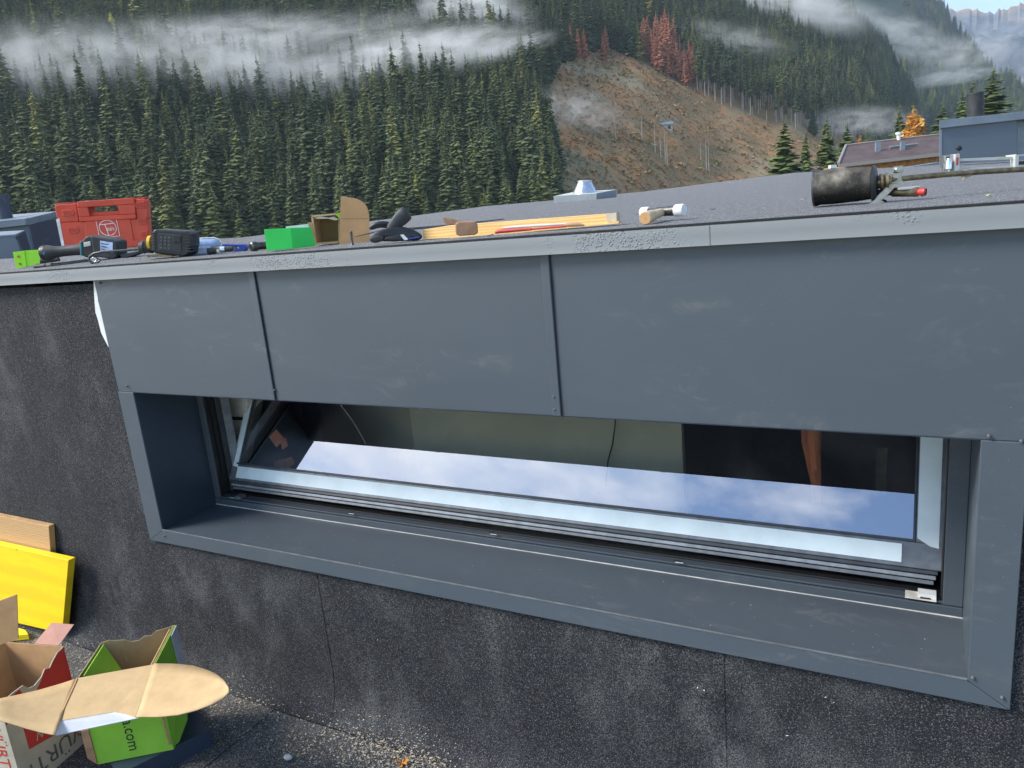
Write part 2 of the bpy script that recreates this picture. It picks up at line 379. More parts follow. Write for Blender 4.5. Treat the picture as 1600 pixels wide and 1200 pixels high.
# cladding panels
pz0 = ZP; seams = [-1.0725*1.6, -.4795*1.6]
pedges = [XL, seams[0], seams[1], XR+.9]
for i in range(3):
    a, b = pedges[i], pedges[i+1]; g = []
    for x in np.linspace(a+.001, b-.001, 16):
        g.append([(x, WY-.012-.002*mnoise.noise((x*3, z*4, i)), z) for z in np.linspace(pz0, ZF0+.03, 8)])
    mb = MB().sheet(g); zt_ = ZF0+.03; e = .001
    mb.add([(a+e, WY-.012, pz0), (b-e, WY-.012, pz0), (b-e, WY-.004, pz0-.001), (a+e, WY-.004, pz0-.001)], [(0, 1, 2, 3)])
    mb.add([(a+e, WY-.012, pz0), (a+e, WY+.01, pz0), (a+e, WY+.01, zt_), (a+e, WY-.012, zt_)], [(0, 1, 2, 3)])
    mb.add([(b-e, WY-.012, pz0), (b-e, WY+.01, pz0), (b-e, WY+.01, zt_), (b-e, WY-.012, zt_)], [(0, 1, 2, 3)])
    o = mb.build('cladding_panel', M['panel'], bld, smooth=True, fix=False)
    # folded lip along the lower edge
for x in seams:
    mb = MB(); mb.box((x-.011, WY-.0185, pz0-.0005), (x+.012, WY-.014, ZF0+.02)); mb.build('seam_cover', M['flange'], bld, bevel=.002)
    mb = MB(); mb.box((x+.012, WY-.0165, pz0+.0), (x+.0138, WY-.0145, ZF0+.02)); mb.build('seam_shadow', M['dark'], bld)  # dark strip drawn in as the shadow line beside the cover
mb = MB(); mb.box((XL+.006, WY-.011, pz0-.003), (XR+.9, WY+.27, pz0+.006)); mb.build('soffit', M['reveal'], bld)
# surround: four mitred flanges (top one is under the panels)
T = .007
def flange(p4):
    mb = MB(); mb.prism([(x, WY-.008-T, z) for x, z in p4], (0, T, 0)); mb.build('window_flange', M['flange'], bld, bevel=.0015)
flange([(XL, ZP-.002), (IL, ZP-.002), (IL, ZI), (XL, ZB)])
flange([(IR, ZP-.002), (XR, ZP-.002), (XR, ZB), (IR, ZI)])
flange([(XL+.0015, ZB), (IL+.0015, ZI), (IR-.0015, ZI), (XR-.0015, ZB)])
RY = WY+.232     # back of reveal
mb = MB(); mb.prism([(IL, WY-.010, ZI), (IL, WY-.010, ZP-.006), (IL, RY, ZP-.006), (IL, RY, ZI)], (-.003, 0, 0)); mb.build('window_reveal', M['reveal'], bld, label='left reveal, its shade coloured in as dark blue')
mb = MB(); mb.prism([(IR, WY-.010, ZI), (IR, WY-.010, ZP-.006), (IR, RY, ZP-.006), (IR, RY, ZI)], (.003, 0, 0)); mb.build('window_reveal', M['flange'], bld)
g = []
for x in np.linspace(IL, IR, 30): g.append([(x, y, ZI+.0015*mnoise.noise((x*2.5, y*6, 5))+.003*(y-WY)/.2) for y in np.linspace(WY-.012, RY, 6)])
o = MB().sheet(g).build('window_sill', M['sill'], bld, smooth=True, fix=False)
# bright bare fold of the sill edge and the joint at its back
mb = MB(); mb.box((IL, WY-.0165, ZI+.0005), (IR, WY-.0115, ZI+.0045)); mb.build('sill_fold', M['frame_alu'], bld, bevel=.001)
# L-profile upstand at the back of sill and jambs
UP = .055
mb = MB(); mb.box((IL, RY-.004, ZI+.001), (IR, RY+.004, ZI+.028)); mb.box((IL+.004, RY+.004, ZI+.028), (IR-.002, RY+.04, ZI+.034)); mb.build('sill_upstand', M['sill'], bld, bevel=.0015)
mb = MB(); mb.box((IL+.0005, RY-.002, ZI+.03), (IL+.028, RY+.006, ZP-.004)); mb.build('jamb_trim', M['panel'], bld, bevel=.0015)
mb = MB(); mb.box((IR-.041, RY-.002, ZI+.03), (IR-.0005, RY+.006, ZP-.004)); mb.build('jamb_trim', M['flange'], bld, bevel=.0015)
mb = MB()
mb.box((IL, RY-.0055, ZI+.0028), (IR, RY-.0045, ZI+.0058)); mb.build('sill_joint', M['plaster'], bld)
# window (part) and its pieces (sub-parts)
FY = RY+.03                                           # outer face of fixed frame
WL, WR = IL+.045, IR-.041
zb = ZI+.034
TH = RAD(28.6)
pivY, pivZ = 1.172*1.6, 1.6-.582*1.6
SL, SR = -1.462*1.6, .0445*1.6
mb = MB()
mb.box((WL-.02, FY, zb-.03), (WR+.06, FY+.07, zb+.006)); mb.box((WL-.045, FY-.02, zb), (WL-.022, FY+.07, ZP+.1)); mb.box((WR-.004, FY-.02, zb), (WR+.06, FY+.07, ZP+.1))
mb.box((WL-.045, FY, ZP+.05), (WR+.06, FY+.07, ZP+.12))
win = mb.build('window', M['dark'], bld, bevel=.002)
for dx in (0, .012, .024):
    mb = MB(); mb.box((WL-.0215+dx*.8, FY+.0+dx*1.6, zb+.008), (WL-.0145+dx*.8, FY+.072, ZP+.06)); mb.build('gasket', M['frame_mid' if dx > .02 else 'frame_dk' if dx else 'dark'], win)
def S(u, v, wdir=0):
    """point on the tilted sash: u = x, v up the sash, wdir outwards from it"""
    return Vector((u, pivY+v*math.sin(TH)-wdir*math.cos(TH), pivZ+v*math.cos(TH)+wdir*math.sin(TH)))
def sbox(mb, u0, u1, v0, v1, w0, w1):
    P = [S(u, v, wq) for wq in (w0, w1) for u, v in ((u0, v0), (u1, v0), (u1, v1), (u0, v1))]
    mb.add(P, [(0,3,2,1),(4,5,6,7),(0,1,5,4),(1,2,6,5),(2,3,7,6),(3,0,4,7)]); return mb
SH = .47; FW = .062
mb = MB(); sbox(mb, SL, SR, 0, FW, -.05, 0); sbox(mb, SL, SL+.040, FW, SH, -.05, 0); sbox(mb, SR-.062, SR, FW, SH, -.05, 0); sbox(mb, SL, SR, SH, SH+FW, -.05, 0)
mb.build('sash_frame', M['frame_alu'], win, bevel=.002)
mb = MB(); sbox(mb, SL+.035, SR-.09, .010, FW-.008, .0004, .0016); mb.build('protective_film', M['film'], win)
mb = MB(); P = [S(SL+.004, .055, .0006), S(SL+.033, .05, .0006), S(SL+.033, SH, .0006), S(SL+.004, SH, .0006)]; mb.prism(P, S(0, 0, .0018)-S(0, 0, .0006)); mb.build('protective_film', M['film'], win)
mb = MB(); P = [S(SR-.058, .072, .0006), S(SR-.03, .055, .0006), S(SR-.012, .052, .0006), S(SR-.008, SH, .0006), S(SR-.058, SH, .0006)]; mb.prism(P, S(0, 0, .0018)-S(0, 0, .0006)); mb.build('protective_film', M['film'], win)
mb = MB(); sbox(mb, SL+.026, SR-.062, FW, FW+.006, -.003, .004); sbox(mb, SL+.040, SL+.045, FW+.006, SH, -.003, .003); sbox(mb, SR-.067, SR-.062, FW+.006, SH, -.003, .003); mb.build('glazing_bead', M['frame_dk'], win)
mb = MB(); sbox(mb, SL+.045, SR-.067, FW+.006, SH, -.008, -.004); mb.build('pane', M['glass'], win)
for k in range(3):
    mb = MB(); sbox(mb, SL+.004*k+.01, SR-.004*k-.012, -.0115*k-.0105, -.0115*k-.0008, -.035, .001-.006*k); mb.build('sash_profile', M[('frame_dk', 'frame_mid', 'frame_alu')[k]], win, bevel=.0015)
mb = MB(); a = atY(1450, 903, FY-.008); mb.box((a.x-.02, FY-.028, zb+.003), (a.x+.018, FY-.002, zb+.014)); mb.build('packer', M['white'], win)
mb = MB(); a = atY(1441, 909, FY-.008); mb.box((a.x-.035, FY-.036, zb+.0015), (a.x+.03, FY-.004, zb+.0052)); mb.build('packer', M['plaster'], win)
mb = MB(); a = atY(376, 768, FY-.008); mb.box((a.x-.012, FY-.03, zb+.001), (a.x+.018, FY-.002, zb+.012)); mb.build('packer', M['frame_alu'], win)
# drainage slots in the upstand
for px, py in ((362, 776), (548, 801), (770, 833), (1060, 877), (1446, 935)):
    a = atY(px, py, RY-.0045); mb = MB(); mb.box((a.x-.011, RY-.0052, a.z-.0022), (a.x+.011, RY-.004, a.z+.0022)); o = mb.build('drain_slot', M['dark'], bld)
    mb = MB(); mb.box((a.x-.009, RY-.0056, a.z-.0040), (a.x+.013, RY-.0045, a.z-.0022)); mb.build('slot_lip', M['white'], bld)
# screws
scr = None
for px, py in ((155, 442), (197, 604), (1545, 682), (1596, 690), (1520, 1060), (1566, 1091), (256, 838), (865, 620), (866, 640), (428, 610)):
    a = atY(px, py, WY-.019)
    if scr is None:
        mb = MB(); mb.lathe((a.x, WY-.0145, a.z), (a.x, WY-.021, a.z), [(0, .0036), (.5, .0036), (1, .0018)], 10)
        scr = mb.build('screw', M['frame_alu'], bld, smooth=True); sc0 = a
    else:
        o = scr.copy(); COL.objects.link(o); o.location = (a.x-sc0.x, 0, a.z-sc0.z)
# torn white edge beside the first panel
pl = Plane((0, WY-.009, 0), 0)
pts = [(146, 436), (151, 436), (153, 470), (157, 485), (163, 505), (168, 530), (172, 545), (168, 540), (158, 520), (153, 500), (149, 488), (147, 460)]
mb = MB(); mb.prism([pl.pt(*q) for q in pts], (0, .006, 0)); mb.build('torn_edge', M['white'], bld)
# edge flashing in lengths
FYf = WY-.034
fe = [-9, -1.30*1.6, -.238*1.6, .95, 4]
for i in range(len(fe)-1):
    o_ = .0012*(i % 2); X_ = np.linspace(fe[i], fe[i+1], 24 if i else 40); mb = MB()
    yf = lambda x: FYf-o_+.0012*mnoise.noise((x*2, i, 0))
    mb.sheet([[(x, yf(x)+.014, ZF0+.003), (x, yf(x)+.0006, ZF0)] for x in X_])
    mb.sheet([[(x, yf(x)+.0004*math.sin(k*1.5), ZF0+(ZF1-ZF0)*k/4) for k in range(5)] for x in X_])
    mb.sheet([[(x, yf(x)+.0005, ZF1+.0004), (x, yf(x)+.03, ZF1+.001)] for x in X_])
    mb.add([(X_[0], yf(X_[0]), ZF0), (X_[0], FYf+.02, ZF0), (X_[0], FYf+.02, ZF1), (X_[0], yf(X_[0]), ZF1)], [(0, 1, 2, 3)])
    mb.build('edge_flashing', M['flash'], bld, smooth=True, fix=False)
mb = MB(); mb.box((-9, FYf+.02, ZF0+.006), (4, WY-.001, ZF1-.002)); mb.build('flashing_core', M['felt_edge'], bld)

# upper roof surface: measured skyline, straight rise from the edge
SKY = [(-260,425,2.2),(-60,408,2.2),(40,402,2.2),(110,392,2.35),(180,383,2.5),(240,378,2.9),(300,375,3.4),(380,371,5.),(450,362,7.),(640,338,11.),(760,322,13.),(865,313,13.),(1000,300,15.),(1240,270,17.),(1375,263,17.),(1475,256,17.),(1600,250,17.),(1720,243,17.)]
def skyv(px):
    a = [s[0] for s in SKY]; py = np.interp(px, a, [s[1] for s in SKY]); Yf = np.interp(px, a, [s[2] for s in SKY])
    d = ray(px, py); return d.x/d.y, d.z/d.y, float(Yf)
PXS = np.array([skyv(q)[0] for q in range(-260, 1721, 10)]); EZ = np.array([skyv(q)[1] for q in range(-260, 1721, 10)]); YF = np.array([skyv(q)[2] for q in range(-260, 1721, 10)])
ZN = ZF1+.0025-CAMZ
Y0R = FYf+.012
def roofz(x, y):
    r = x/y; e = np.interp(r, PXS, EZ); yf = np.interp(r, PXS, YF); t = (y-Y0R)/(yf-Y0R)
    return float(CAMZ + ZN + (e*yf-ZN)*t)
g = []
for q in range(-260, 1721, 12):
    r, e, yf = skyv(q); row = []
    for t in np.linspace(0, 1, 26)**1.8:
        y = Y0R+(yf-Y0R)*t; row.append((r*y, y, roofz(r*y, y)+(.0012*mnoise.noise((r*y*3, y*3, 0)) if t > 0 else 0)))
    row.append((r*yf, yf+.02, row[-1][2]-.25)); g.append(row)
MB().sheet(g).build('roof_surface', M['felt_roof'], bld, smooth=True)
mb = MB(); mb.box((-6, Y0R-.0075, ZF1+.0015), (2.2, Y0R+.02, ZF1+.0048)); mb.build('felt_edge', M['felt_edge'], bld)
def onroof(px, py):
    """where the line of sight meets the roof"""
    d = ray(px, py); d = d/d.y
    
    for y in np.arange(Y0R, 16, .004):
        P = CAM+d*y
        if P.z <= roofz(P.x, P.y): return P
    return CAM+d*Y0R
# room behind the window
mb = MB(); mb.box((-4.6, 2.05, -1.4), (2.2, 4.6, -1.35)); mb.box((-4.6, 4.55, -1.35), (2.2, 4.6, 1.38)); mb.box((-4.65, 2.05, -1.35), (-4.6, 4.6, 1.38)); mb.box((2.2, 2.05, -1.35), (2.25, 4.6, 1.38)); mb.box((-4.6, 1.99, 1.36), (2.2, 4.6, 1.38))
mb.box((-4.6, 1.97, -1.35), (2.2, 2.03, zb-.04))
mb.build('room_shell', M['room_dark'], bld)
RP = Plane((0, 2.36, 0), 0)
a = RP.pt(1066, 700); b = RP.pt(640, 640)
mb = MB(); mb.box((b.x, 2.36, -1.3), (a.x, 2.39, 1.3)); mb.build('room_wall_panel', M['green_grey'], bld)
q_ = Plane((0, 3.4, 0), 0).pt(500, 640); mb = MB(); mb.prism([(b.x-.002, 2.362, -1.3), (b.x-.002, 2.362, 1.3), (q_.x, 3.4, 1.3), (q_.x, 3.4, -1.3)], (0, .02, 0)); mb.build('room_wall_panel', M['green_grey'], bld)  # slanted wall piece added so the panel darkens towards the left
a = Plane((0, 2.0, 0), 0)
mb = MB(); mb.prism([a.pt(*q) for q in ((338, 600), (386, 600), (386, 800), (338, 800))], (0, .02, 0)); mb.build('inner_lining', M['plaster'], bld)
mb = MB(); mb.prism([a.pt(*q, -.004) for q in ((330, 650), (386, 652), (386, 657), (330, 655))], (0, .002, 0)); mb.build('lining_joint', M['dark'], bld)
mb = MB(); mb.tube([RP.pt(*q, -.02) for q in ((962, 630), (961, 665), (957, 695), (950, 720), (947, 760))], .003, 6); cb = mb.build('cable', M['dark'], None); cb['label'] = 'thin dark cable hanging in front of the grey green room wall'; cb['category'] = 'cable'
CP = Plane((0, 2.13, 0), 0); TP = Plane((0, 2.03, 0), 0)
mb = MB(); mb.tube([CP.pt(*q) for q in ((520, 610), (530, 630), (542, 645), (555, 664), (566, 684), (572, 694))], .0018, 6); cb = mb.build('cable', M['white'], None, smooth=True); cb['label'] = 'thin white curved cable seen through the dark left part of the window'; cb['category'] = 'cable'
# orange strap hanging behind the glass
st = []
for (xa, xb, y, o_) in ((1251, 1283, 640, 0), (1252, 1283, 690, .004), (1258, 1282, 715, .002), (1262, 1283, 735, 0), (1267, 1283, 755, .004), (1268, 1282, 790, .002)):
    st.append([CP.pt(xa+(xb-xa)*k/6, y, o_+.006*math.sin(k*1.4+y)) for k in range(7)])
o = MB().sheet(st).build('hanging_strap', M['strap'], None, smooth=True); o.modifiers.new('s', 'SOLIDIFY').thickness = .002
o['label'] = 'orange webbing strap hanging inside behind the right end of the glass'; o['category'] = 'strap'
mb = MB(); mb.prism([CP.pt(*q) for q in ((1369, 700), (1386, 700), (1385, 775), (1368, 775))], (0, .02, 0)); o = mb.build('grey_batten', M['steel_dk'], None); o['label'] = 'short grey upright batten in the dark room right of the orange strap'; o['category'] = 'batten'
for pts, lb in ((((420, 683), (431, 671), (444, 686), (432, 699)), 'orange square tag, upper one behind the left end of the glass'), (((427, 722), (455, 714), (460, 724), (448, 735), (428, 733)), 'orange folded tag, lower one behind the left end of the glass'), (((438, 690), (446, 684), (449, 697), (441, 703)), 'small orange scrap beside the upper orange tag')):
    mb = MB(); mb.prism([TP.pt(*q, .0 if 'scrap' not in lb else .01) for q in pts], (0, .003, 0)); o = mb.build('orange_tag', M['orange'], None); o['label'] = lb; o['category'] = 'tag'
#PART2
# ---------------------------------------------------------------- things lying on the roof edge
def root(name, px, py, label, cat, yaw=YAW, Y=None, group=None):
    P = onroof(px, py) if Y is None else atY(px, py, Y)
    t = thing(name, P, label, cat, group); return t, Plane(P, yaw), (P-CAM).dot(CF)/FPX
def flat(name, pl, pts, off, th, m, parent, bevel=0, smooth=False, dv=None, **k):
    mb = MB(); mb.prism([pl.pt(*q, off) for q in pts], (dv or pl.n)*th); return mb.build(name, m, parent, bevel=bevel, smooth=smooth, **k)
def rod(name, pl, pts, r, m, parent, off=0, n=10):
    mb = MB(); P = []
    for i, q in enumerate(pts): P.append(pl.pt(q[0], q[1], off if len(q) < 3 else q[2]))
    mb.tube(P, r, n); return mb.build(name, m, parent, smooth=True)
def rrect(x0, y0, x1, y1, r, n=4, skew=0):
    out = []
    for cx, cy, a0 in ((x1-r, y1-r, 0), (x0+r, y1-r, 90), (x0+r, y0+r, 180), (x1-r, y0+r, 270)):
        for i in range(n+1):
            a = RAD(a0+90*i/n); x = cx+r*math.cos(a); y = cy+r*math.sin(a); out.append((x, y+skew*(x-x0)))
    return out

# red tool case
t, pl, k = root('tool_case', 170, 388, 'red plastic tool case standing on the roof behind the cordless tools', 'tool case', yaw=YAW-.10)
TH_ = .095
P_ = lambda u, v: (84+ (u*146) + (1-v)*0 + v*(-0) + (1-v)*15*(1-u) + (1-v)*3.5*u, (320-10*u)*v + (1-v)*(390-3*u))   # u along, v up, pixels of the front face
def cpoly(uv): return [P_(*q) for q in uv]
def piece(name, uv, off, th, m, bevel=.004, **k): return flat(name, pl, cpoly(uv), off, th, m, t, bevel, **k)
# hollow body: shell in two halves, slot for the hand left open
piece('shell', [(0, .96), (.02, 1), (.235, 1), (.235, .60), (.0, .60)], 0, TH_*.48, M['red'])
piece('shell', [(.87, .60), (.87, 1), (.97, 1), (1, .96), (1, .60)], 0, TH_*.48, M['red'])
piece('shell', [(0, .04), (.02, 0), (.98, 0), (1, .04), (1, .60), (0, .60)], 0, TH_*.48, M['red'])
piece('shell_back', [(0, .96), (.02, 1), (.235, 1), (.235, .60), (.0, .60)], TH_*.52, TH_*.48, M['red'])
piece('shell_back', [(.87, .60), (.87, 1), (.97, 1), (1, .96), (1, .60)], TH_*.52, TH_*.48, M['red'])
piece('shell_back', [(0, .04), (.02, 0), (.98, 0), (1, .04), (1, .60), (0, .60)], TH_*.52, TH_*.48, M['red'])
piece('shell_seam', [(.012, .03), (.988, .03), (.988, .59), (.012, .59)], TH_*.478, TH_*.044, M['reddk'], 0)
hs = t
for uv in ([(.24, .60), (.865, .60), (.865, .70), (.24, .70)], [(.24, .90), (.865, .90), (.855, 1.035), (.25, 1.035)], [(.24, .70), (.365, .70), (.355, .90), (.24, .90)], [(.70, .70), (.865, .70), (.865, .90), (.67, .90)]):
    piece('carry_handle', uv, -.008, TH_*.9, M['red'], .003)
piece('slot_floor', [(.36, .70), (.70, .70), (.70, .79), (.36, .79)], .012, .06, M['red'], .002)
piece('front_field', [(.27, .06), (.83, .06), (.80, .60), (.30, .60)], -.004, .004, M['red'], .002)
piece('front_step', [(.20, .02), (.90, .02), (.88, .15), (.22, .15)], -.007, .007, M['red'], .002)
for (u0, u1, v) in ((.07, .20, .80), (.09, .22, .42), (.86, .97, .88), (.87, .98, .55), (.885, .985, .27)):
    lft = u0 < .5
    pts = [(u0, v-.07), (u0, v+.07)]+[(u1-.035+.035*math.sin(a), v+.07*math.cos(a)) for a in np.linspace(0, math.pi, 6)]
    if not lft: pts = [(u0+u1-a, b) for a, b in pts]
    piece('grip_rib', pts, -.0045, .0045, M['red'], .0015)
    pts2 = [(u0+.015, v-.045), (u0+.015, v+.045)]+[(u1-.05+.03*math.sin(a), v+.045*math.cos(a)) for a in np.linspace(0, math.pi, 6)]
    if not lft: pts2 = [(u0+u1-a, b) for a, b in pts2]
    piece('rib_recess_shade', pts2, -.0052, .0008, M['reddk'], 0)  # flat darker red patch stands for the shade inside the recess
for (u0, u1) in ((.02, .18), (.90, .98)):
    piece('latch', [(u0, 1.0), (u1, 1.0), (u1, 1.03), (u0, 1.03)], .01, TH_*.7, M['reddk'], .002)
# case emblem: square line, ring and script word
lc = pl.pt(168.5, 356, -.0055); rv = (pl.pt(180, 355.2)-pl.pt(157, 356.8)).normalized(); uv_ = Vector((0, 0, 1)); a_ = 13.5*k
def emb(x, y): return lc+rv*x+uv_*y
fr = MB()
def bar(mb, p, q, wd, dp=.0007):
    p = Vector(p); q = Vector(q); d = (q-p).normalized(); s = d.cross(pl.n).normalized()*wd/2; mb.prism([p-s, q-s, q+s, p+s], -pl.n*dp)
sq = [emb(-a_*1.12, -a_), emb(a_*1.12, -a_), emb(a_*1.12, a_), emb(-a_*1.12, a_)]
for i in range(4): bar(fr, sq[i], sq[(i+1) % 4], .0022)
N_ = 28; ring = [emb(a_*.92*math.cos(2*math.pi*i/N_), a_*.86*math.sin(2*math.pi*i/N_)) for i in range(N_)]
for i in range(N_): bar(fr, ring[i], ring[(i+1) % N_], .003)
bar(fr, emb(-a_*.72, a_*.40), emb(a_*.70, a_*.46), .003); bar(fr, emb(-a_*.25, a_*.42), emb(-a_*.05, -a_*.8), .003)
fr.build('emblem', M['ink_w'], t)
text('lettering', 'ein', M['ink_w'], t, emb(a_*.22, -a_*.12), rv, uv_, .030, shear=.25)
mb = MB(); q = [pl.pt(88, 343, .002), pl.pt(93, 341, .002), pl.pt(101, 384, .002), pl.pt(97, 386, .002)]; mb.prism(q, -pl.n*.003); mb.build('side_label', M['ink_w'], t)

# cordless multitool at the far left
t, pl, k = root('cordless_tool', 120, 411, 'black cordless tool with teal ring lying left of the red case', 'power tool')
mb = MB(); A = pl.pt(64, 396, 0); B = pl.pt(133, 389, 0)
prof = [(0, .2), (.02, .8), (.08, 1.02), (.18, 1.05), (.32, .80), (.5, .72), (.75, .74), (1, .82)]; mb.lathe(A, B, [(a, b*11.2*k) for a, b in prof], 16); mb.build('grip', M['black2'], t, smooth=True)
mb = MB(); mb.lathe(pl.pt(66, 395.8, 0), pl.pt(74, 395, 0), [(0, 8*k), (.15, 11.4*k), (1, 12.1*k)], 16); mb.build('grip_end', M['black'], t, smooth=True)
mb = MB(); mb.lathe(pl.pt(70, 396, -.02), pl.pt(70.5, 393, -.024), [(0, 4*k), (1, 2*k)], 12); mb.build('switch', M['teal'], t, smooth=True)
flat('body', pl, [(126, 378), (134, 369), (142, 368), (150, 369), (150, 400), (140, 404), (130, 401), (124, 392)], -.035, .075, M['black'], t, .006)
flat('battery', pl, [(141, 368.5), (172, 373), (182, 377), (183, 401), (178, 405), (146, 401)], -.042, .085, M['black2'], t, .005)
flat('battery_label', pl, [(156, 376), (176, 379), (176, 395), (157, 392)], -.0435, .0012, M['tinted'], t)
for i in range(3): flat('label_print', pl, [(158, 380+i*4.2), (170-3*i, 381.6+i*4.2), (170-3*i, 382.8+i*4.2), (158, 381.2+i*4.2)], -.0442, .0006, M['black'], t)
flat('latch', pl, [(130, 379), (141, 377), (142, 384), (131, 386)], -.039, .006, M['galv_d'], t, .002)
flat('teal_ring', pl, [(124, 378), (127, 377), (128, 400), (125, 398)], -.037, .08, M['teal'], t, .002)
t, pl, k = root('lime_box', 40, 418, 'small lime green open box at the far left end of the roof edge', 'box')
mb = MB()
flat('front', pl, [(20, 394), (38, 391.5), (41, 417), (25, 419)], -.006, .003, M['lime'], t)
flat('side_panel', pl, [(38.2, 391.5), (62, 390), (62, 411), (41.2, 417)], -.004, .003, M['lime'], t)
flat('back', pl, [(22, 395), (62, 391.5), (62, 412), (26, 416)], .05, .003, M['lime'], t)
for q in ((28.5, 401), (31, 412.5)):
    mb = MB(); c = pl.pt(*q, -.0075); mb.lathe(c+pl.n*.001, c, [(0, 2.2*k), (1, 2.2*k)], 10); mb.build('print_dot', M['leafy'], t)
# bars under / beside it
t, pl, k = root('black_tube', 60, 412, 'short black tube with open end in front of the lime box', 'tube')
rod('barrel', pl, [(42, 413.2, -.03), (60, 409, -.03), (92, 406, -.02)], [6*k, 6*k, 5*k], M['black2'], t, n=14)
mb = MB(); mb.lathe(pl.pt(42.5, 413.2, -.031), pl.pt(41.4, 413.4, -.031), [(0, 4.5*k), (1, 4.3*k)], 14); mb.build('bore', M['dark'], t)
t, pl, k = root('pry_bar', 100, 412, 'thin dark steel bar with ringed collar lying along the edge below the cordless tool', 'pry bar')
rod('shaft', pl, [(54, 416.5, -.045), (78, 415, -.045), (110, 411, -.04), (139, 406.5, -.035)], [3.0*k, 3.2*k, 3.2*k, 2.6*k], M['steel_dk'], t)
for x, y in ((70, 415.7), (81, 414.6)): rod('collar', pl, [(x, y, -.045), (x+2.2, y-.2, -.045)], 4*k, M['black2'], t)
t, pl, k = root('hook_tool', 160, 409, 'black steel hook with long thin shank in front of the label of the cordless tool', 'hook')
rod('shank', pl, [(222, 389, -.05), (190, 391.5, -.055), (160, 393.5, -.06), (147, 396, -.06), (140, 401, -.06), (139, 406, -.06), (143, 410.5, -.06), (151, 411, -.06), (157, 406, -.06), (151, 403.5, -.06)], [1.9*k]*10, M['steel_dk'], t)
rod('chain_link', pl, [(146, 402, -.062), (152, 405.5, -.062), (148, 409, -.062), (142, 405, -.062), (146, 402, -.062)], 1*k, M['galv'], t)
t, pl, k = root('black_wedge', 203, 402, 'small black block between the cordless tool and the drill battery', 'block')
flat('body', pl, [(187, 398), (217, 391.5), (218, 396), (189, 406)], -.02, .05, M['black2'], t, .003)

# cordless drill with its battery to the viewer
t, pl, k = root('cordless_drill', 260, 403, 'black cordless drill lying with its ribbed battery and yellow ring towards the viewer', 'power tool')
bp = [(237, 362), (241, 358), (290, 361), (297, 364), (298, 382), (294, 398), (286, 401), (242, 396), (237, 392)]
flat('battery', pl, bp, -.05, .085, M['black'], t, .006)
for i in range(7):
    y = 363+4.4*i; flat('rib', pl, [(236, y), (242.5, y+.3), (242.5, y+2.2), (236, y+1.9)], -.052, .05, M['black2'], t, .001)
    flat('rib', pl, [(289, y+2), (298.5, y+2.6), (298.5, y+4.4), (289, y+3.8)], -.052, .05, M['black2'], t, .001)
flat('face_plate', pl, [(247, 364), (284, 367), (283, 395), (247, 391)], -.052, .004, M['black2'], t, .002)
for i in range(4):
    for j in range(3): flat('face_print', pl, [(250+j*6, 369+i*5.5+j*.4), (253.5+j*6, 369.3+i*5.5+j*.4), (253.5+j*6, 372.2+i*5.5+j*.4), (250+j*6, 371.9+i*5.5+j*.4)], -.0528, .0008, M['steel_dk'], t)
flat('catch', pl, [(270, 368), (282, 369), (282, 380), (270, 379)], -.054, .004, M['black'], t, .002)
mb = MB(); mb.lathe(pl.pt(218, 386, -.01), pl.pt(238, 386.5, -.01), [(0, 5*k), (.1, 9*k), (.4, 10*k), (.5, 8.5*k), (1, 9*k)], 18); mb.build('housing', M['black2'], t, smooth=True)
mb = MB(); mb.lathe(pl.pt(233.5, 380, -.01), pl.pt(238, 380, -.01), [(0, 11.5*k), (1, 11.5*k)], 18); mb.build('yellow_ring', M['yellow_p'], t, smooth=True)
flat('foot_plate', pl, [(229, 399), (245, 397), (270, 399.5), (268, 401), (230, 402)], -.03, .05, M['brass'], t)

t, pl, k = root('clear_bottle', 325, 392, 'pale blue translucent bottle lying behind the small blue pack', 'bottle')
mb = MB(); A = pl.pt(296, 380, .02); B = pl.pt(345, 379, .02); mb.lathe(A, B, [(0, 7*k), (.8, 7.3*k), (.93, 6*k), (1, 3*k)], 18); mb.build('body', M['ltblue'], t, smooth=True)
rod('rim', pl, [(298, 373, .012), (334, 371.4, .012), (343, 374, .012), (346, 379, .012)], 1*k, M['white'], t)
t, pl, k = root('blue_pack', 305, 398, 'small white and blue printed pack right of the drill', 'pack')
flat('body', pl, [(285, 388), (325, 385.5), (326, 396.5), (286, 399.5)], -.03, .03, M['ltblue'], t, .001)
flat('print', pl, [(285.5, 388.6), (302, 387.4), (302.5, 397.5), (286, 398.8)], -.0312, .001, M['ink_w'], t)
flat('print_mark', pl, [(288, 391), (293, 390.7), (293.4, 396), (288.4, 396.4)], -.0322, .001, M['yellow_p'], t)
for i in range(3): flat('print_line', pl, [(304, 388.4+3*i), (321, 387.2+3*i), (321, 388.2+3*i), (304, 389.4+3*i)], -.0318, .0015, M['ink_w'], t)
t, pl, k = root('small_ratchet', 345, 396, 'small black and grey ratchet tool in front of the blue cap', 'hand tool')
rod('handle', pl, [(325, 392.5, -.03), (333, 392, -.03), (342, 390.5, -.03), (356, 389, -.03), (364, 388.5, -.03)], [5.2*k, 5.4*k, 3.6*k, 4.6*k, 4*k], M['black2'], t, n=12)
rod('metal_band', pl, [(345, 390.3, -.031), (352, 389.6, -.031)], 4.9*k, M['galv'], t, n=12)
mb = MB(); c = pl.pt(341, 392, -.045); mb.lathe(c, c-pl.n*.004, [(0, 3*k), (1, 2.4*k)], 12); mb.build('knob', M['steel'], t, smooth=True)
t, pl, k = root('blue_cap_tool', 370, 393, 'small dark blue clamp beside the ratchet tool', 'clamp')
flat('jaw', pl, [(346, 381.5), (380, 382), (384, 385), (383, 391), (378, 394), (366, 393), (365, 389), (374, 388.5), (372, 385.5), (347, 385.5)], -.02, .04, M['blue'], t, .002)
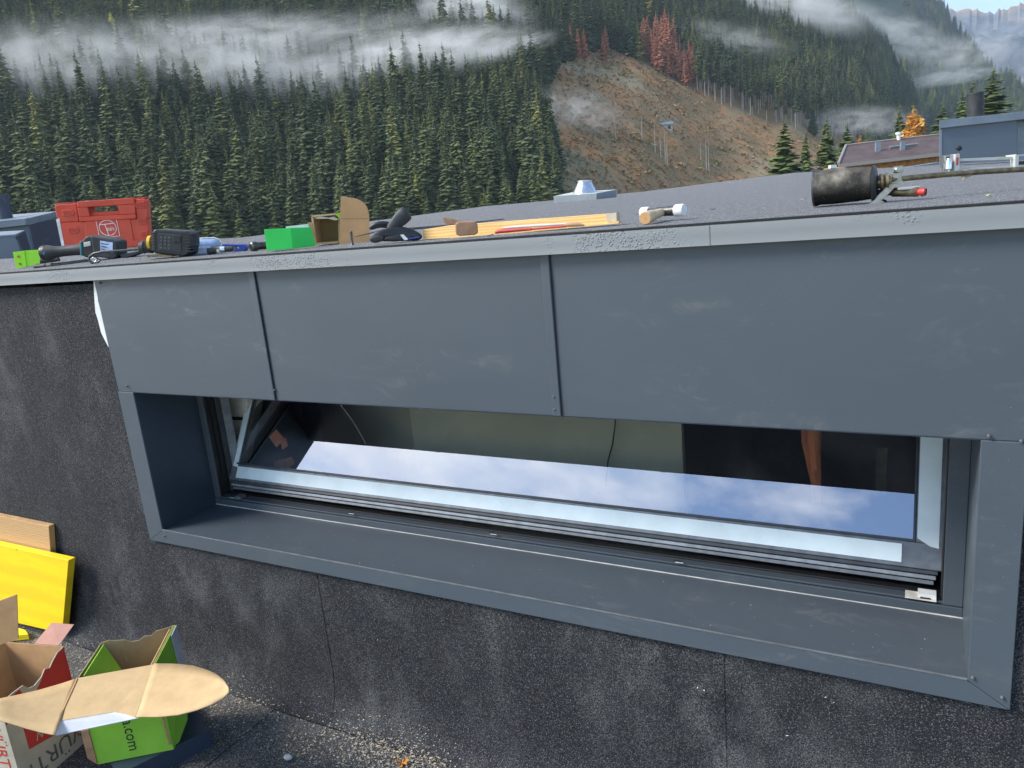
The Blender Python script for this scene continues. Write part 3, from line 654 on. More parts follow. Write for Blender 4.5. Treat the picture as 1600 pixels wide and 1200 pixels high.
flat('grey_insert', pl, [(355, 386.5), (367, 386), (367, 392.5), (357, 393)], -.015, .03, M['steel'], t, .001)
t, pl, k = root('round_tool', 400, 392, 'short dark round tool handle left of the green box', 'tool handle')
mb = MB(); mb.lathe(pl.pt(391, 385.5, -.02), pl.pt(418, 383, .03), [(0, 5*k), (.06, 7.2*k), (.35, 7.4*k), (.4, 6*k), (1, 6*k)], 16); mb.build('handle', M['steel_dk'], t, smooth=True)
mb = MB(); mb.lathe(pl.pt(391, 385.5, -.0205), pl.pt(390.4, 385.6, -.0215), [(0, 3.6*k), (1, 3.4*k)], 14); mb.build('end_hole', M['dark'], t)

# green box
t, pl, k = root('green_box', 450, 391, 'bright green open plastic box left of the cardboard box', 'box')
flat('front', pl, [(412.5, 359), (454.5, 356), (458, 388.5), (417, 392)], -.02, .003, M['greenbox'], t, .0008)
A = [pl.pt(454.6, 356, -.02), pl.pt(486, 355, .01), pl.pt(493, 384.5, .01), pl.pt(458, 388.5, -.02)]; mb = MB(); mb.prism(A, pl.n*.003); mb.build('side_panel', M['greenbox'], t, bevel=.0008)
flat('back', pl, [(416, 358), (486, 355), (489, 382), (419, 386)], .06, .003, M['greenbox'], t)
flat('left_side', pl, [(412.5, 359), (416, 358), (419, 386), (417, 391)], -.017, .077, M['greenbox'], t)
flat('paper_strip', pl, [(446, 354), (481, 350), (483, 356), (448, 359)], .02, .001, M['white'], t)

# open cardboard box on its side with the flap standing up
t, pl, k = root('cardboard_box', 515, 383, 'open brown cardboard box on its side with a tall rounded flap standing up', 'box')
D_ = .10
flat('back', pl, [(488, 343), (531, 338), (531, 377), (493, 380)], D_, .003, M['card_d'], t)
q = [(487, 337), (531, 333.5), (532, 337), (488, 341.5)]; flat('top', pl, [(486, 336.5), (531, 332.5), (531, 335), (486, 339.5)], 0, D_, M['card'], t)
flat('bottom', pl, [(493, 379.5), (531, 377), (531, 380), (493, 382.5)], 0, D_, M['card'], t)
flat('left_side', pl, [(486, 336.5), (488.5, 336.5), (495, 382), (492, 382.5)], 0, D_, M['card'], t)
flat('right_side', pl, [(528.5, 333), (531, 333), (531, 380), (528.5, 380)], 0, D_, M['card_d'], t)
flat('side_flap', pl, [(480, 348), (487, 347), (492, 371), (484, 372), (483, 364), (481, 359)], -.012, .003, M['card_o'], t)
flat('torn_edge', pl, [(489, 341), (500, 338.5), (514, 340), (522, 338.6), (529, 343), (524, 344.5), (512, 341.5), (500, 342)], -.003, .003, M['card_l'], t)
flat('green_corner', pl, [(524, 334), (532, 332), (531, 342), (526, 337)], -.006, .002, M['print_green'], t)
fl = [(530, 382), (532.5, 307), (536, 306.2), (543, 308)]+[(543+32*math.sin(a), 331-23*math.cos(a)) for a in np.linspace(.35, 1.35, 7)]+[(576, 333), (577, 340), (578, 379)]
flat('tall_flap', pl, fl, -.025, .0035, M['card_o'], t, label='tall rounded flap')
flat('flap_crease', pl, [(531.5, 341), (577, 340), (577, 340.7), (531.5, 341.7)], -.0258, .001, M['card_d'], t)

# screw standing on its head
t, pl, k = root('wood_screw', 549, 383, 'dark wood screw standing upright at the edge in front of the cardboard flap', 'screw', Y=WY-.012)
mb = MB(); A = pl.pt(550.5, 383, 0); B = pl.pt(548.5, 360, 0)
mb.lathe(A, B, [(0, 3.6*k), (.06, 2.6*k), (.3, 1.5*k), (.9, 1.5*k), (1, .3*k)], 10); mb.build('shank', M['steel_dk'], t, smooth=True)
ax = (B-A); u = ax.normalized(); xx = u.orthogonal().normalized(); yy = u.cross(xx); R0, R1 = [], []
for i in range(61):
    a = i*2*math.pi/12; h = .30+.60*i/60; c = A+ax*h; d = xx*math.cos(a)+yy*math.sin(a); R0.append(c+d*1.3*k); R1.append(c+ax*.02+d*3.1*k)
mb = MB(); mb.sheet([R0, R1]); o = mb.build('thread', M['steel_dk'], t, fix=False); o.modifiers.new('s', 'SOLIDIFY').thickness = .0006

# black work glove, blade, lath
t, pl, k = root('work_glove', 615, 380, 'crumpled black rubber work glove with its cuff standing up', 'glove')
def blob(name, pts, mt, parent, off=0, n=14, wob=.25, seed=0, sq=.6):
    """lumpy tube through (px, py, radius_px, offset)"""
    rings = []
    P = [pl.pt(q[0], q[1], q[3]) for q in pts]
    for i, q in enumerate(pts):
        u = (P[min(i+1, len(P)-1)]-P[max(i-1, 0)]).normalized(); y = pl.n; x = u.cross(y).normalized()
        rings.append([P[i]+(x*math.cos(a)+y*math.sin(a)*sq)*q[2]*k*(1+wob*mnoise.noise((i*.9+seed, math.cos(a)*1.6, math.sin(a)*1.6))) for a in [2*math.pi*j/n for j in range(n)]])
    mb = MB(); mb.loft(rings); o = mb.build(name, mt, parent, smooth=True); m = o.modifiers.new('s', 'SUBSURF'); m.levels = 1; m.render_levels = 1; return o
blob('palm', [(578, 372, 3, 0), (586, 370, 8, 0), (600, 367, 10, 0), (620, 365, 12, .01), (640, 366, 11, .01), (655, 369, 7, 0), (660, 370, 2, 0)], M['black'], t, seed=1, wob=.5)
blob('cuff', [(606, 362, 7, .02), (617, 350, 10, .02), (626, 341, 12.5, .03), (634, 334, 13.5, .03), (638, 331, 11, .03)], M['black2'], t, seed=4, wob=.22)
blob('finger', [(577, 358, 2, .03), (583, 354, 5, .03), (592, 350, 6, .03), (606, 350, 6, .03), (614, 353, 4, .03)], M['black'], t, seed=8, wob=.6)
blob('finger', [(577, 375, 3, -.03), (584, 373, 6.5, -.03), (593, 372, 6, -.03), (600, 373, 3, -.03)], M['black2'], t, seed=10, wob=.35)
blob('finger', [(600, 374, 2, -.01), (612, 373, 5, -.01), (630, 372, 5, -.01), (645, 371, 3, -.01)], M['black'], t, seed=14, wob=.5)
flat('white_tag', pl, [(625, 367), (630, 366), (638, 374), (632, 375.5)], -.036, .002, M['white'], t)
flat('blue_trim', pl, [(638, 372), (654, 369.5), (656, 371), (640, 374)], -.034, .002, M['blue'], t)
t, pl, k = root('saw_blade', 640, 372, 'long thin dark blade lying across the black glove and the lath', 'blade')
A = [(552, 370.2), (594, 359.5), (700, 351), (787, 341.5), (789, 342.8), (700, 354.5), (640, 359.5), (594, 362.5), (553, 370.8)]
flat('blade', pl, A, -.036, .0035, M['steel_dk'], t, label='thin dark blade')

def yaw2(a, b):
    A_, B_ = onroof(*a), onroof(*b); return -math.atan2(B_.y-A_.y, B_.x-A_.x)
t, pl, k = root('wooden_lath', 830, 362, 'split yellow spruce lath lying lengthwise near the roof edge', 'wood lath', yaw=yaw2((661, 372), (950, 350)))
flat('upper_face', pl, [(660, 359), (700, 352.5), (748, 349), (955, 333.5), (961, 334), (962, 345), (958, 349), (940, 350.5), (748, 366), (661, 371.5)], 0, .022, M['lath'], t, .001)
flat('lower_strip', pl, [(661, 372), (748, 365.8), (940, 350.8), (968, 344.5), (966, 349), (930, 352.5), (748, 370), (661, 373.5)], -.012, .012, M['lath'], t)
flat('pale_end', pl, [(946, 335), (963, 332), (963.5, 347), (948, 346)], -.0035, .026, M['card_l'], t)
t, pl, k = root('leather_strap', 725, 368, 'rolled brown leather strap end over the lath', 'strap', Y=onroof(725, 372).y-.012)
rp_ = []
q = [(748, 341), (742, 344), (716, 346), (711, 350), (710, 358), (713, 366), (722, 368.5), (742, 366), (746, 360), (745, 351), (738, 347), (722, 346.5)]
g = []
for x, y in q: g.append([pl.pt(x, y, 0), pl.pt(x, y, .012)])
mb = MB(); mb.prism([pl.pt(*a) for a in ((711, 350), (716, 346.5), (741, 345.5), (746, 350), (747, 364), (742, 367), (718, 369), (712, 366))], pl.n*.02); mb.build('roll', M['leather'], t, bevel=.003)
mb = MB(); mb.prism([pl.pt(*a, .006) for a in ((692, 339), (697, 339.5), (722, 345.5), (726, 348.5), (716, 351.5), (697, 350), (693, 345))], pl.n*.004); mb.build('tongue', M['leather'], t, bevel=.001)
t, pl, k = root('marker_tool', 830, 366, 'thin red and white tool with brown tip lying in front of the lath', 'hand tool', yaw=yaw2((774, 370), (913, 359)))
rod('red_grip', pl, [(774, 363, -.03), (780, 361.6, -.03), (830, 358, -.03)], [2.6*k, 3.2*k, 2*k], M['redpaint'], t)
rod('white_arm', pl, [(785, 356.5, -.026), (800, 355, -.026), (850, 352, -.026), (885, 350, -.026)], [1.2*k, 2.2*k, 2.2*k, 1.6*k], M['galv_d'], t)
rod('red_arm', pl, [(830, 358, -.028), (885, 353.5, -.028)], [1.6*k, 1.6*k], M['redpaint'], t)
rod('brown_tip', pl, [(882, 352, -.028), (892, 351, -.028), (903, 350.6, -.028), (913, 352, -.028)], [2*k, 3.2*k, 3.3*k, 1.2*k], M['leather'], t)
t, pl, k = root('nail', 765, 369, 'small loose nail lying left of the red tool tip', 'nail'); rod('shank', pl, [(761, 369, -.02), (771, 366, -.02)], .7*k, M['steel_dk'], t)

# soft-faced hammer
t, pl, k = root('soft_hammer', 1000, 352, 'soft faced hammer with white caps and pale wooden handle end towards the viewer', 'hammer')
hp = Plane(onroof(1035, 343), YAW)
pl2 = pl; h0 = .02
mb = MB(); A = pl.pt(1004, 332.5, .12); B = pl.pt(1069, 328, .04); 
mb = MB(); mb.lathe(A, B, [(.17, 6.0*k), (.25, 6.4*k), (.32, 6.4*k), (.36, 7.6*k), (.8, 8*k), (.81, 7*k)], 20); mb.build('head', M['steel_dk'], t, smooth=True)
mb = MB(); mb.lathe(A, B, [(-.02, 8.4*k), (0, 9.2*k), (.15, 9.2*k), (.17, 8.6*k)], 22); mb.build('white_cap', M['white'], t, smooth=True)
mb = MB(); mb.lathe(A, B, [(.80, 9*k), (.82, 9.8*k), (.98, 9.8*k), (1, 9.2*k)], 22); mb.build('white_cap', M['white'], t, smooth=True)
mb = MB(); C0 = pl.pt(1008, 341, -.02); C1 = pl.pt(1036, 331, .085); mb.lathe(C0, C1, [(0, 9.4*k), (.02, 10.2*k), (.2, 9.6*k), (.6, 7.2*k), (1, 6.5*k)], 20); mb.build('wooden_handle', M['handle_wood'], t, smooth=True)
mb = MB(); u = (C0-C1).normalized(); mb.lathe(C0, C0+u*.0008, [(0, 9.2*k), (1, 9.0*k)], 20); mb.build('handle_end', M['card_o'], t)
mb = MB(); mb.lathe(C0+u*.0009, C0+u*.0014, [(0, 1.2*k), (1, 1.1*k)], 10); mb.build('end_pith', M['leather'], t)

# gas torch
t, pl, k = root('gas_torch', 1340, 320, 'sooty roofing gas torch with brass neck and long pipe lying on the roof edge', 'gas torch', yaw=YAW+.04)
A = pl.pt(1276, 293.5, .055); B = pl.pt(1364, 286, .0); dx = B-A
mb = MB(); mb.lathe(A, B, [(-.055, 26.5*k), (-.045, 28.5*k), (.02, 28.8*k), (.06, 27.2*k), (.3, 27.6*k), (.75, 26*k), (.95, 24.5*k), (1.0, 24*k)], 36, caps=False); 
tt = NT('soot'); c1 = tt.ramp(tt.noise(22, 6, .6), [(.35, (.03, .027, .023)), (.52, (.13, .115, .09)), (.68, (.30, .27, .22))])
sep = tt.n('ShaderNodeSeparateXYZ'); tt.l(tt.co, sep.inputs[0]); zz = tt.ramp(tt.math('ADD', sep.outputs[2], tt.math('MULTIPLY', tt.noise(18), .05)), [(.045, 0.), (.085, 1.)])
c1 = tt.mix(zz, (.010, .010, .010), c1); sp = tt.ramp(tt.noise(330, 2, .6), [(.66, 0.), (.72, 1.)]); c1 = tt.mix(tt.math('MULTIPLY', sp, .5), c1, (.4, .38, .33))
tt.set(c1, tt.ramp(tt.noise(30), [(.3, .35), (.7, .75)]), .45); tt.bump(tt.noise(140, 4), .6, .001); M['soot'] = tt.m
mb.build('burner_cup', M['soot'], t, smooth=True).modifiers.new('s', 'SOLIDIFY').thickness = .002
mb = MB(); mb.lathe(A, B, [(-.058, 27*k), (-.05, 29.3*k), (-.02, 29.3*k), (-.01, 28*k)], 36, caps=False); mb.build('front_rim', M['steel_dk'], t, smooth=True).modifiers.new('s', 'SOLIDIFY').thickness = .002
mb = MB(); mb.lathe(A, B, [(.97, 23*k), (.985, 27*k), (1.02, 27*k), (1.06, 22*k), (1.09, 10*k)], 36); mb.build('back_ring', M['black'], t, smooth=True)
C = B+dx*.06; E_ = pl.pt(1392, 282, -.012)
mb = MB(); mb.lathe(B+dx*.05, E_, [(0, 9*k), (.25, 9*k), (.28, 12*k), (.42, 12.5*k), (.5, 11*k), (.55, 9*k), (.62, 12*k), (.8, 12.5*k), (.85, 9*k), (1, 8*k)], 20); mb.build('brass_neck', M['brass'], t, smooth=True)
for a in range(7):
    c = B+dx*.095; u = dx.normalized(); x_ = u.orthogonal().normalized(); y_ = u.cross(x_); d = x_*math.cos(a*.9)+y_*math.sin(a*.9)
    mb = MB(); mb.lathe(c+d*8.5*k, c+d*9.4*k, [(0, 2*k), (1, 2*k)], 8); mb.build('air_hole', M['dark'], t)
PA = pl.pt(1392, 280.5, .06)
rod('lance_pipe', pl, [(1388, 281.5, -.01), (1420, 278, 0), (1480, 272.5, .03), (1540, 268, .06), (1620, 263.5, .09), (1760, 257, .12)], [4*k, 4.4*k, 4.4*k, 4.4*k, 4.4*k, 4.6*k], M['brass'], t, n=12)
blob('tar_lump', [(1499, 272, 3, .055), (1505, 272, 6, .055), (1512, 271, 7, .055), (1519, 270.5, 4, .055)], M['card_l'], t, seed=3, wob=.6, sq=1)
blob('tar_lump', [(1508, 276, 2.5, .05), (1507, 280, 2, .05), (1504, 282, 1, .05)], M['card_l'], t, seed=5, wob=.6, sq=1)
flat('bracket', pl, [(1398, 260), (1411, 258.5), (1412, 266), (1409, 271), (1409, 281), (1413, 284), (1386, 286.5), (1386, 284.5), (1396, 282), (1394, 272)], -.012, .004, M['steel'], t, .001)
flat('bracket_flange', pl, [(1385, 284.5), (1412, 283), (1413, 286), (1385, 287.5)], -.02, .03, M['steel'], t, .001)
mb = MB(); c = pl.pt(1401, 265.5, -.012); mb.lathe(c, c-pl.n*.008, [(0, 4.8*k), (.7, 4.8*k), (1, 3.5*k)], 12); mb.build('bolt', M['steel'], t, smooth=True)
flat('support_leg', pl, [(1391, 287), (1404, 286), (1392, 300), (1378, 313), (1384, 317), (1384, 320), (1358, 321.5), (1357, 319), (1366, 313), (1374, 303)], -.02, .005, M['steel'], t, .001)
blob('leg_foot', [(1357, 320.5, 1.5, 0), (1366, 318, 3.5, 0), (1378, 315.5, 5, 0), (1386, 314, 3, 0)], M['black'], t, seed=7, wob=.6, sq=1.4)
mb = MB(); mb.lathe(pl.pt(1363, 301, .02), pl.pt(1436, 299.5, -.03), [(0, 5*k), (.4, 5*k), (.45, 7*k), (.98, 7.4*k), (1, 6.5*k)], 18); mb.build('valve_tube', M['brass'], t, smooth=True)
flat('valve_lever', pl, [(1405, 293.5), (1436, 290.5), (1440, 292.5), (1436, 295), (1406, 297)], -.03, .012, M['galv_d'], t, .001)
mb = MB(); mb.lathe(pl.pt(1431, 300, -.03), pl.pt(1446, 299.6, -.04), [(0, 6.8*k), (.15, 5*k), (.6, 5.6*k), (.85, 6.4*k), (1, 5.4*k)], 18); mb.build('red_valve_knob', M['redpaint'], t, smooth=True)
mb = MB(); mb.lathe(pl.pt(1440, 300, -.031), pl.pt(1447.5, 300, -.034), [(0, 6.7*k), (1, 5.2*k)], 18, caps=True); mb.build('knob_ring', M['black'], t, smooth=True)

# folding clamp / aluminium rail in front of the neighbouring box
Pc = onroof(1497, 268); t, pl, k = root('aluminium_clamp_rail', 1497, 268, 'silver aluminium rail clamp with black knob behind the torch pipe', 'clamp')
rod('screw_post', pl, [(1498, 241, .02), (1499, 232, .02)], 1.2*k, M['steel_dk'], t)
blob('knob', [(1493, 231.5, 2, .02), (1496, 231.5, 4, .02), (1500, 231.5, 4.6, .02), (1503.5, 231.5, 2, .02)], M['black'], t, wob=.1, sq=1)
flat('clamp_head', pl, [(1476, 243), (1493, 241.5), (1493, 264), (1474, 267)], .0, .03, M['steel'], t, .002)
flat('clamp_slot', pl, [(1478.5, 245), (1484, 244.5), (1484, 256), (1478.5, 256.5)], -.001, .002, M['dark'], t)
mb = MB(); mb.lathe(pl.pt(1483, 247, -.01), pl.pt(1482, 264, -.01), [(0, 3.2*k), (.4, 4.6*k), (1, 5*k)], 14); mb.build('roller', M['galv'], t, smooth=True)
flat('sliding_jaw', pl, [(1493, 241), (1500, 240), (1499, 266), (1491, 267)], -.02, .07, M['galv_d'], t, .002)
flat('red_sticker', pl, [(1494.5, 246), (1498, 245.6), (1497, 258), (1494, 258.3)], -.0215, .001, M['redpaint'], t)
flat('upper_rail', pl, [(1500, 248), (1592, 244), (1592, 248.5), (1500, 252)], .01, .02, M['galv_d'], t, .001)
flat('lower_rail', pl, [(1499, 263.2), (1592, 258.5), (1592, 261.3), (1499, 266)], .01, .02, M['galv_d'], t, .001)
flat('end_jaw', pl, [(1586.5, 242.5), (1592, 242), (1591.5, 262), (1586, 262.5)], -.01, .05, M['galv_d'], t, .001)
flat('grip', pl, [(1592, 252), (1640, 249), (1640, 254.5), (1592, 257.5)], 0, .03, M['black'], t, .003)
for q in range(14):   # loose leaves and bits lying on the roof
    px, py = random.uniform(900, 1560), 0; py = np.interp(px, [1000, 1600], [345, 310])-random.uniform(5, 40)
    if q < 8:
        P = onroof(px, py); s = random.uniform(.004, .009)
        mb = MB(); a = random.uniform(0, 6); c, sn = math.cos(a)*s, math.sin(a)*s
        mb.prism([P+Vector((c, sn, .002)), P+Vector((-sn*.5, c*.5, .001)), P+Vector((-c, -sn, .003)), P+Vector((sn*.5, -c*.5, .001))], (0, 0, .0015))
        o = mb.build('fallen_leaf', M['larch_y'] if q % 2 else M['black2'], None); o['label'] = 'tiny leaf or bark scrap lying on the granulated roof surface'; o['category'] = 'leaf'; o['group'] = 'scraps scattered on the roof'

# ---------------------------------------------------------------- on the upper roof, farther away
# vent with silver cone
Yv = 8.2
P = atY(910, 316, Yv); t = thing('roof_vent', P, 'silver conical vent on a pale square curb at the far side of the roof', 'vent'); pl = Plane(P, YAW); k = pl.k()
flat('curb', pl, [(865, 306.5), (932, 302), (932, 316), (866, 320)], 0, .006, M['galv_d'], t)
mb = MB(); A = [pl.pt(932, 302), pl.pt(963, 296), pl.pt(963, 312), pl.pt(932, 317)]; A = [pl.pt(932, 302, 0), pl.pt(963, 296, .55), pl.pt(963, 313, .55), pl.pt(932, 317, 0)]; mb.prism(A, pl.n*.006); mb.build('curb_side', M['neigh_l'], t)
flat('curb_back', pl, [(892, 301), (964, 296), (964, 312), (892, 316)], .56, .006, M['galv_d'], t)
mb = MB(); mb.add([pl.pt(865, 306.5, .004), pl.pt(932, 302, .004), pl.pt(963, 296, .55), pl.pt(896, 300, .55)], [(0, 1, 2, 3)]); mb.build('curb_top', M['galv_d'], t)
A = pl.pt(914, 303, .28); B = pl.pt(913.5, 282, .28)
mb = MB(); mb.lathe(A, B, [(0, 21*k), (.03, 19.5*k), (.9, 11*k), (.92, 11.8*k), (1, 11.8*k)], 28); mb.build('cone', M['galv'], t, smooth=True)
mb = MB(); mb.lathe(A, B, [(-.02, 23*k), (.03, 23*k)], 28); mb.build('base_ring', M['galv'], t, smooth=True)
P = atY(1340, 262, 15); t = thing('small_pipe_cap', P, 'small pale pipe cap at the far roof edge left of the torch', 'pipe cap'); 
pl = Plane(atD(1302, 263, 16)); t.location = pl.P; t['_o'] = tuple(pl.P)
flat('cap', pl, [(1298, 258), (1307, 257), (1308, 262), (1298, 263)], 0, .12, M['white'], t)
flat('stem', pl, [(1300, 262.7), (1305, 262), (1305, 272), (1300, 273)], .02, .08, M['neigh_l'], t)
# clad roof box on the right with pipe
P = atD(1530, 262, 9.5); t = thing('clad_roof_box', P, 'grey blue clad roof box with slanting capping at the right edge', 'roof box'); pl = Plane(P, YAW+.05); k = pl.k()
flat('front_panel', pl, [(1469, 196), (1589, 185), (1589.5, 241), (1560, 244), (1469, 262)], 0, .02, M['neigh'], t)
mb = MB(); A = [pl.pt(1589.6, 185, 0), pl.pt(1640, 192, 1.2), pl.pt(1640, 235, 1.2), pl.pt(1590, 242, 0)]; mb.prism(A, pl.n*.02); mb.build('side_panel', M['neigh'], t)
flat('capping', pl, [(1467.5, 188), (1640, 170), (1640, 182), (1467.5, 200.5)], -.05, 1.3, M['neigh_l'], t, .004, dv=Vector((.085, .99, 0)))
mb = MB(); mb.prism([pl.pt(1469, 198), pl.pt(1469, 198)+Vector((.085, .99, 0))*1.1, pl.pt(1469, 262)+Vector((.085, .99, 0))*1.1, pl.pt(1469, 262)], (.02, 0, 0)); mb.build('side_panel', M['neigh'], t)
mb = MB(); mb.lathe(pl.pt(1524, 190, .6), pl.pt(1524, 145, .6), [(0, 11.5*k*1.06), (.93, 11.5*k*1.06), (.935, 12*k*1.06), (1, 11.8*k*1.06)], 24); mb.build('pipe', M['black2'], t, smooth=True)
# parapet strip
P = atD(1450, 262, 12.5); t = thing('low_parapet', P, 'low smooth grey parapet behind the gas torch', 'parapet'); pl = Plane(P, YAW)
flat('face', pl, [(1375, 268.5), (1469, 253), (1700, 236), (1700, 265), (1375, 285)], 0, .3, M['neigh_l'], t)
P = atD(1585, 235, 14); t = thing('white_wall_piece', P, 'white rendered wall piece right of the clad roof box', 'wall'); pl = Plane(P, YAW)
flat('wall', pl, [(1588, 236), (1660, 231), (1660, 250), (1588, 250)], 0, .3, M['white'], t); flat('wall_cap', pl, [(1587, 233), (1661, 228), (1661, 231.5), (1587, 236.5)], -.05, .4, M['neigh_l'], t)
P = atD(1275, 272, 30); t = thing('red_shed_roof', P, 'low reddish shed roof just above the roof edge left of the torch', 'shed'); pl = Plane(P, YAW)
mb = MB(); mb.add([pl.pt(1246, 277, 0), pl.pt(1312, 272, 0), pl.pt(1316, 267, 2.5), pl.pt(1256, 270, 2.5)], [(0, 1, 2, 3)]); mb.build('roof', M['strap'], t); flat('wall', pl, [(1250, 277.3), (1310, 272.5), (1310, 290), (1250, 290)], .2, 2., M['house_wood'], t)
# dark roof boxes on the left
P = atD(40, 400, 4.6); t = thing('dark_roof_upstand', P, 'dark clad roof upstand with grey capping behind the red case', 'roof upstand'); pl = Plane(P, YAW-.1); k = pl.k()
flat('front_panel', pl, [(-80, 365), (40, 352), (42, 353), (52, 400), (52, 425), (-80, 430)], 0, .03, M['neigh'], t)
mb = MB(); A = [pl.pt(40, 351, 0), pl.pt(112, 338, .5), pl.pt(118, 400, .5), pl.pt(52, 425, 0)]; mb.prism(A, pl.n*.02); mb.build('side_panel', M['navy'], t)
mb = MB(); A = [pl.pt(-80, 362, -.03), pl.pt(0, 345.5, -.03), pl.pt(40, 341.5, -.03), pl.pt(40, 351.5, -.03), pl.pt(0, 356, -.03), pl.pt(-80, 372, -.03)]; mb.prism(A, pl.n*.05); A = [pl.pt(40.2, 341.5, -.03), pl.pt(90, 330, .45), pl.pt(92, 337, .45), pl.pt(40.2, 351.5, -.03)]; mb.prism(A, pl.n*.05); 
mb.add([pl.pt(-80, 362, .02), pl.pt(0, 345.5, .02), pl.pt(40, 341.5, .02), pl.pt(90, 330, .45), pl.pt(-20, 338, .6), pl.pt(-80, 350, .6)], [(0, 1, 2, 3, 4, 5)]); mb.build('capping', M['neigh_l'], t)
mb = MB(); mb.lathe(pl.pt(10, 346, .3), pl.pt(1, 304, .3), [(0, 12*k), (.02, 10.5*k), (1, 10.5*k)], 24); mb.build('pipe', M['navy'], t, smooth=True)
P = atD(20, 405, 3.9); t = thing('small_roof_box', P, 'small dark box with lighter sloping top at the far left edge', 'roof box'); pl = Plane(P, YAW-.1)
flat('front_panel', pl, [(-80, 379), (24, 370.5), (38, 412), (38, 425), (-80, 430)], 0, .02, M['neigh'], t)
mb = MB(); A = [pl.pt(24.2, 370.5, 0), pl.pt(38, 361, .12), pl.pt(52, 405, .12), pl.pt(38.5, 420, 0)]; mb.prism(A, pl.n*.01); mb.build('side_panel', M['navy'], t)
mb = MB(); mb.prism([pl.pt(-80, 374, 0), pl.pt(24, 366, 0), pl.pt(38, 359.8, .12), pl.pt(-80, 366, .12)], (0, 0, -.006)); mb.build('top_cap', M['neigh_l'], t)
#PART3
# ---------------------------------------------------------------- on the lower roof
def quad(name, pts, th, m, parent, dv=None, bevel=0, **k):
    P = [Vector(p) for p in pts]; n = dv or (P[1]-P[0]).cross(P[2]-P[0]).normalized()
    mb = MB(); mb.prism(P, Vector(n)*th); return mb.build(name, m, parent, bevel=bevel, **k)
def up(P, dz): return Vector((P.x, P.y, P.z+dz))
# yellow board and brown board leaning against the wall
pl = Plane((0, 1.535, 0), 0)
t = thing('yellow_board', pl.pt(97, 990), 'bright yellow shuttering board standing against the black felted wall', 'board'); t['_o'] = tuple(t.location)
quad('board', [pl.pt(107, 875.5), pl.pt(97, 990), pl.pt(-40, 958), pl.pt(-60, 838)], .029, M['yellow'], t, Vector((0, 1, 0)), .0015)
a = pl.pt(105.5, 877, -.0004); b = pl.pt(96.0, 988, -.0004); a2 = pl.pt(104, 876.6, -.0004); b2 = pl.pt(94.6, 987.6, -.0004)
lc = pl.pt(50, 955, -.001); text('lettering', 'DOKA 3-SO', mat('worn_stamp', (.55, .36, .02), .7, bump=0), t, lc, pl.pt(60, 957)-pl.pt(40, 953), (0, 0, 1), .016) if False else None
pl = Plane((0, 1.572, 0), 0)
t = thing('brown_board', pl.pt(80, 870), 'rough brown wooden board behind the yellow one', 'board')
quad('board', [pl.pt(76, 822), pl.pt(79.5, 872), pl.pt(84, 960), pl.pt(-40, 930), pl.pt(-60, 794)], .024, M['brownb'], t, Vector((0, 1, 0)), .0015)
P = atZ(36, 988, .02); t = thing('yellow_offcut', P, 'yellow wooden offcut lying at the foot of the yellow board', 'board')
quad('board', [atZ(18, 978, .03), atZ(39, 984, .03), atZ(44, 991, .03), atZ(16, 994, .03)], .024, M['yellow'], t, Vector((0, 0, -1)), .001)
# navy folded profile
ZN_ = .064
A = atZ(333, 1166, 0); B = atZ(190, 1240, 0); bk = (atZ(300, 1085, ZN_)-atZ(319, 1114, ZN_)); bk.z = 0
t = thing('navy_metal_profile', A, 'dark blue folded sheet metal profile under the green printed box', 'metal profile')
d = (B-A); C_ = A-d*.0
nrm = Vector((-d.y, d.x, 0)).normalized();  nrm = nrm if nrm.dot(Vector((-1, 1, 0))) > 0 else -nrm
quad('front_face', [up(A, .002), up(B, .002), up(B, ZN_), up(A, ZN_)], .002, M['navy'], t, nrm)
quad('top_face', [up(A, ZN_)+nrm*.002, up(B, ZN_)+nrm*.002, up(B, ZN_)+nrm*.30, up(A, ZN_)+nrm*.30], .002, M['navy'], t, Vector((0, 0, -1)))
quad('end_face', [up(A, .002)+nrm*.002, up(A, ZN_-.002)+nrm*.002, up(A, ZN_-.002)+nrm*.30, up(A, .002)+nrm*.30], .002, M['navy'], t, d.normalized())
# green printed carton
ZR = .362; Zb = ZN_+.002
FL, FR, BR, BL = atZ(119, 1061, ZR), atZ(241, 1039, ZR), atZ(273, 977, ZR), atZ(155, 1006, ZR)
t = thing('green_carton', Vector((FL.x, FL.y, Zb)), 'lime green printed carton with tan flaps spread wide open on the navy profile', 'carton')
H_ = ZR-Zb
def lerp(a, b, u): return a*(1-u)+b*u
cw = .0032
fd = (FR-FL).normalized(); sd = (BR-FR).normalized()
quad('front_wall', [up(FL, -H_), up(FR, -H_), FR, FL], cw, M['print_green'], t, sd)
inn = MB()
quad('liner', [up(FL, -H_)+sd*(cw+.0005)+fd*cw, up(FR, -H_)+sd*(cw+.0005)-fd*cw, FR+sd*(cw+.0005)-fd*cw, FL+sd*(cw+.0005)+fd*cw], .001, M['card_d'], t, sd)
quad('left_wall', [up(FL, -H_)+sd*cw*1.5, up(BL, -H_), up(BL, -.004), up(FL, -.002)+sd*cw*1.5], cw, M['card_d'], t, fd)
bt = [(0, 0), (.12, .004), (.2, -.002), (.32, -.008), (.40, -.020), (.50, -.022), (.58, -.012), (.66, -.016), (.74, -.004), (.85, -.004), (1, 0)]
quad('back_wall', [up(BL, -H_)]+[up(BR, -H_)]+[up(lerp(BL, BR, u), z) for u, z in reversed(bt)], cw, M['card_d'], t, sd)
quad('right_wall', [up(FR, -H_)+sd*cw*1.5-fd*cw, up(BR, -H_)-fd*cw-sd*.002, up(BR, -.001)-fd*cw-sd*.002, up(FR, -.001)+sd*cw*1.5-fd*cw], cw, M['card_d'], t, -fd)
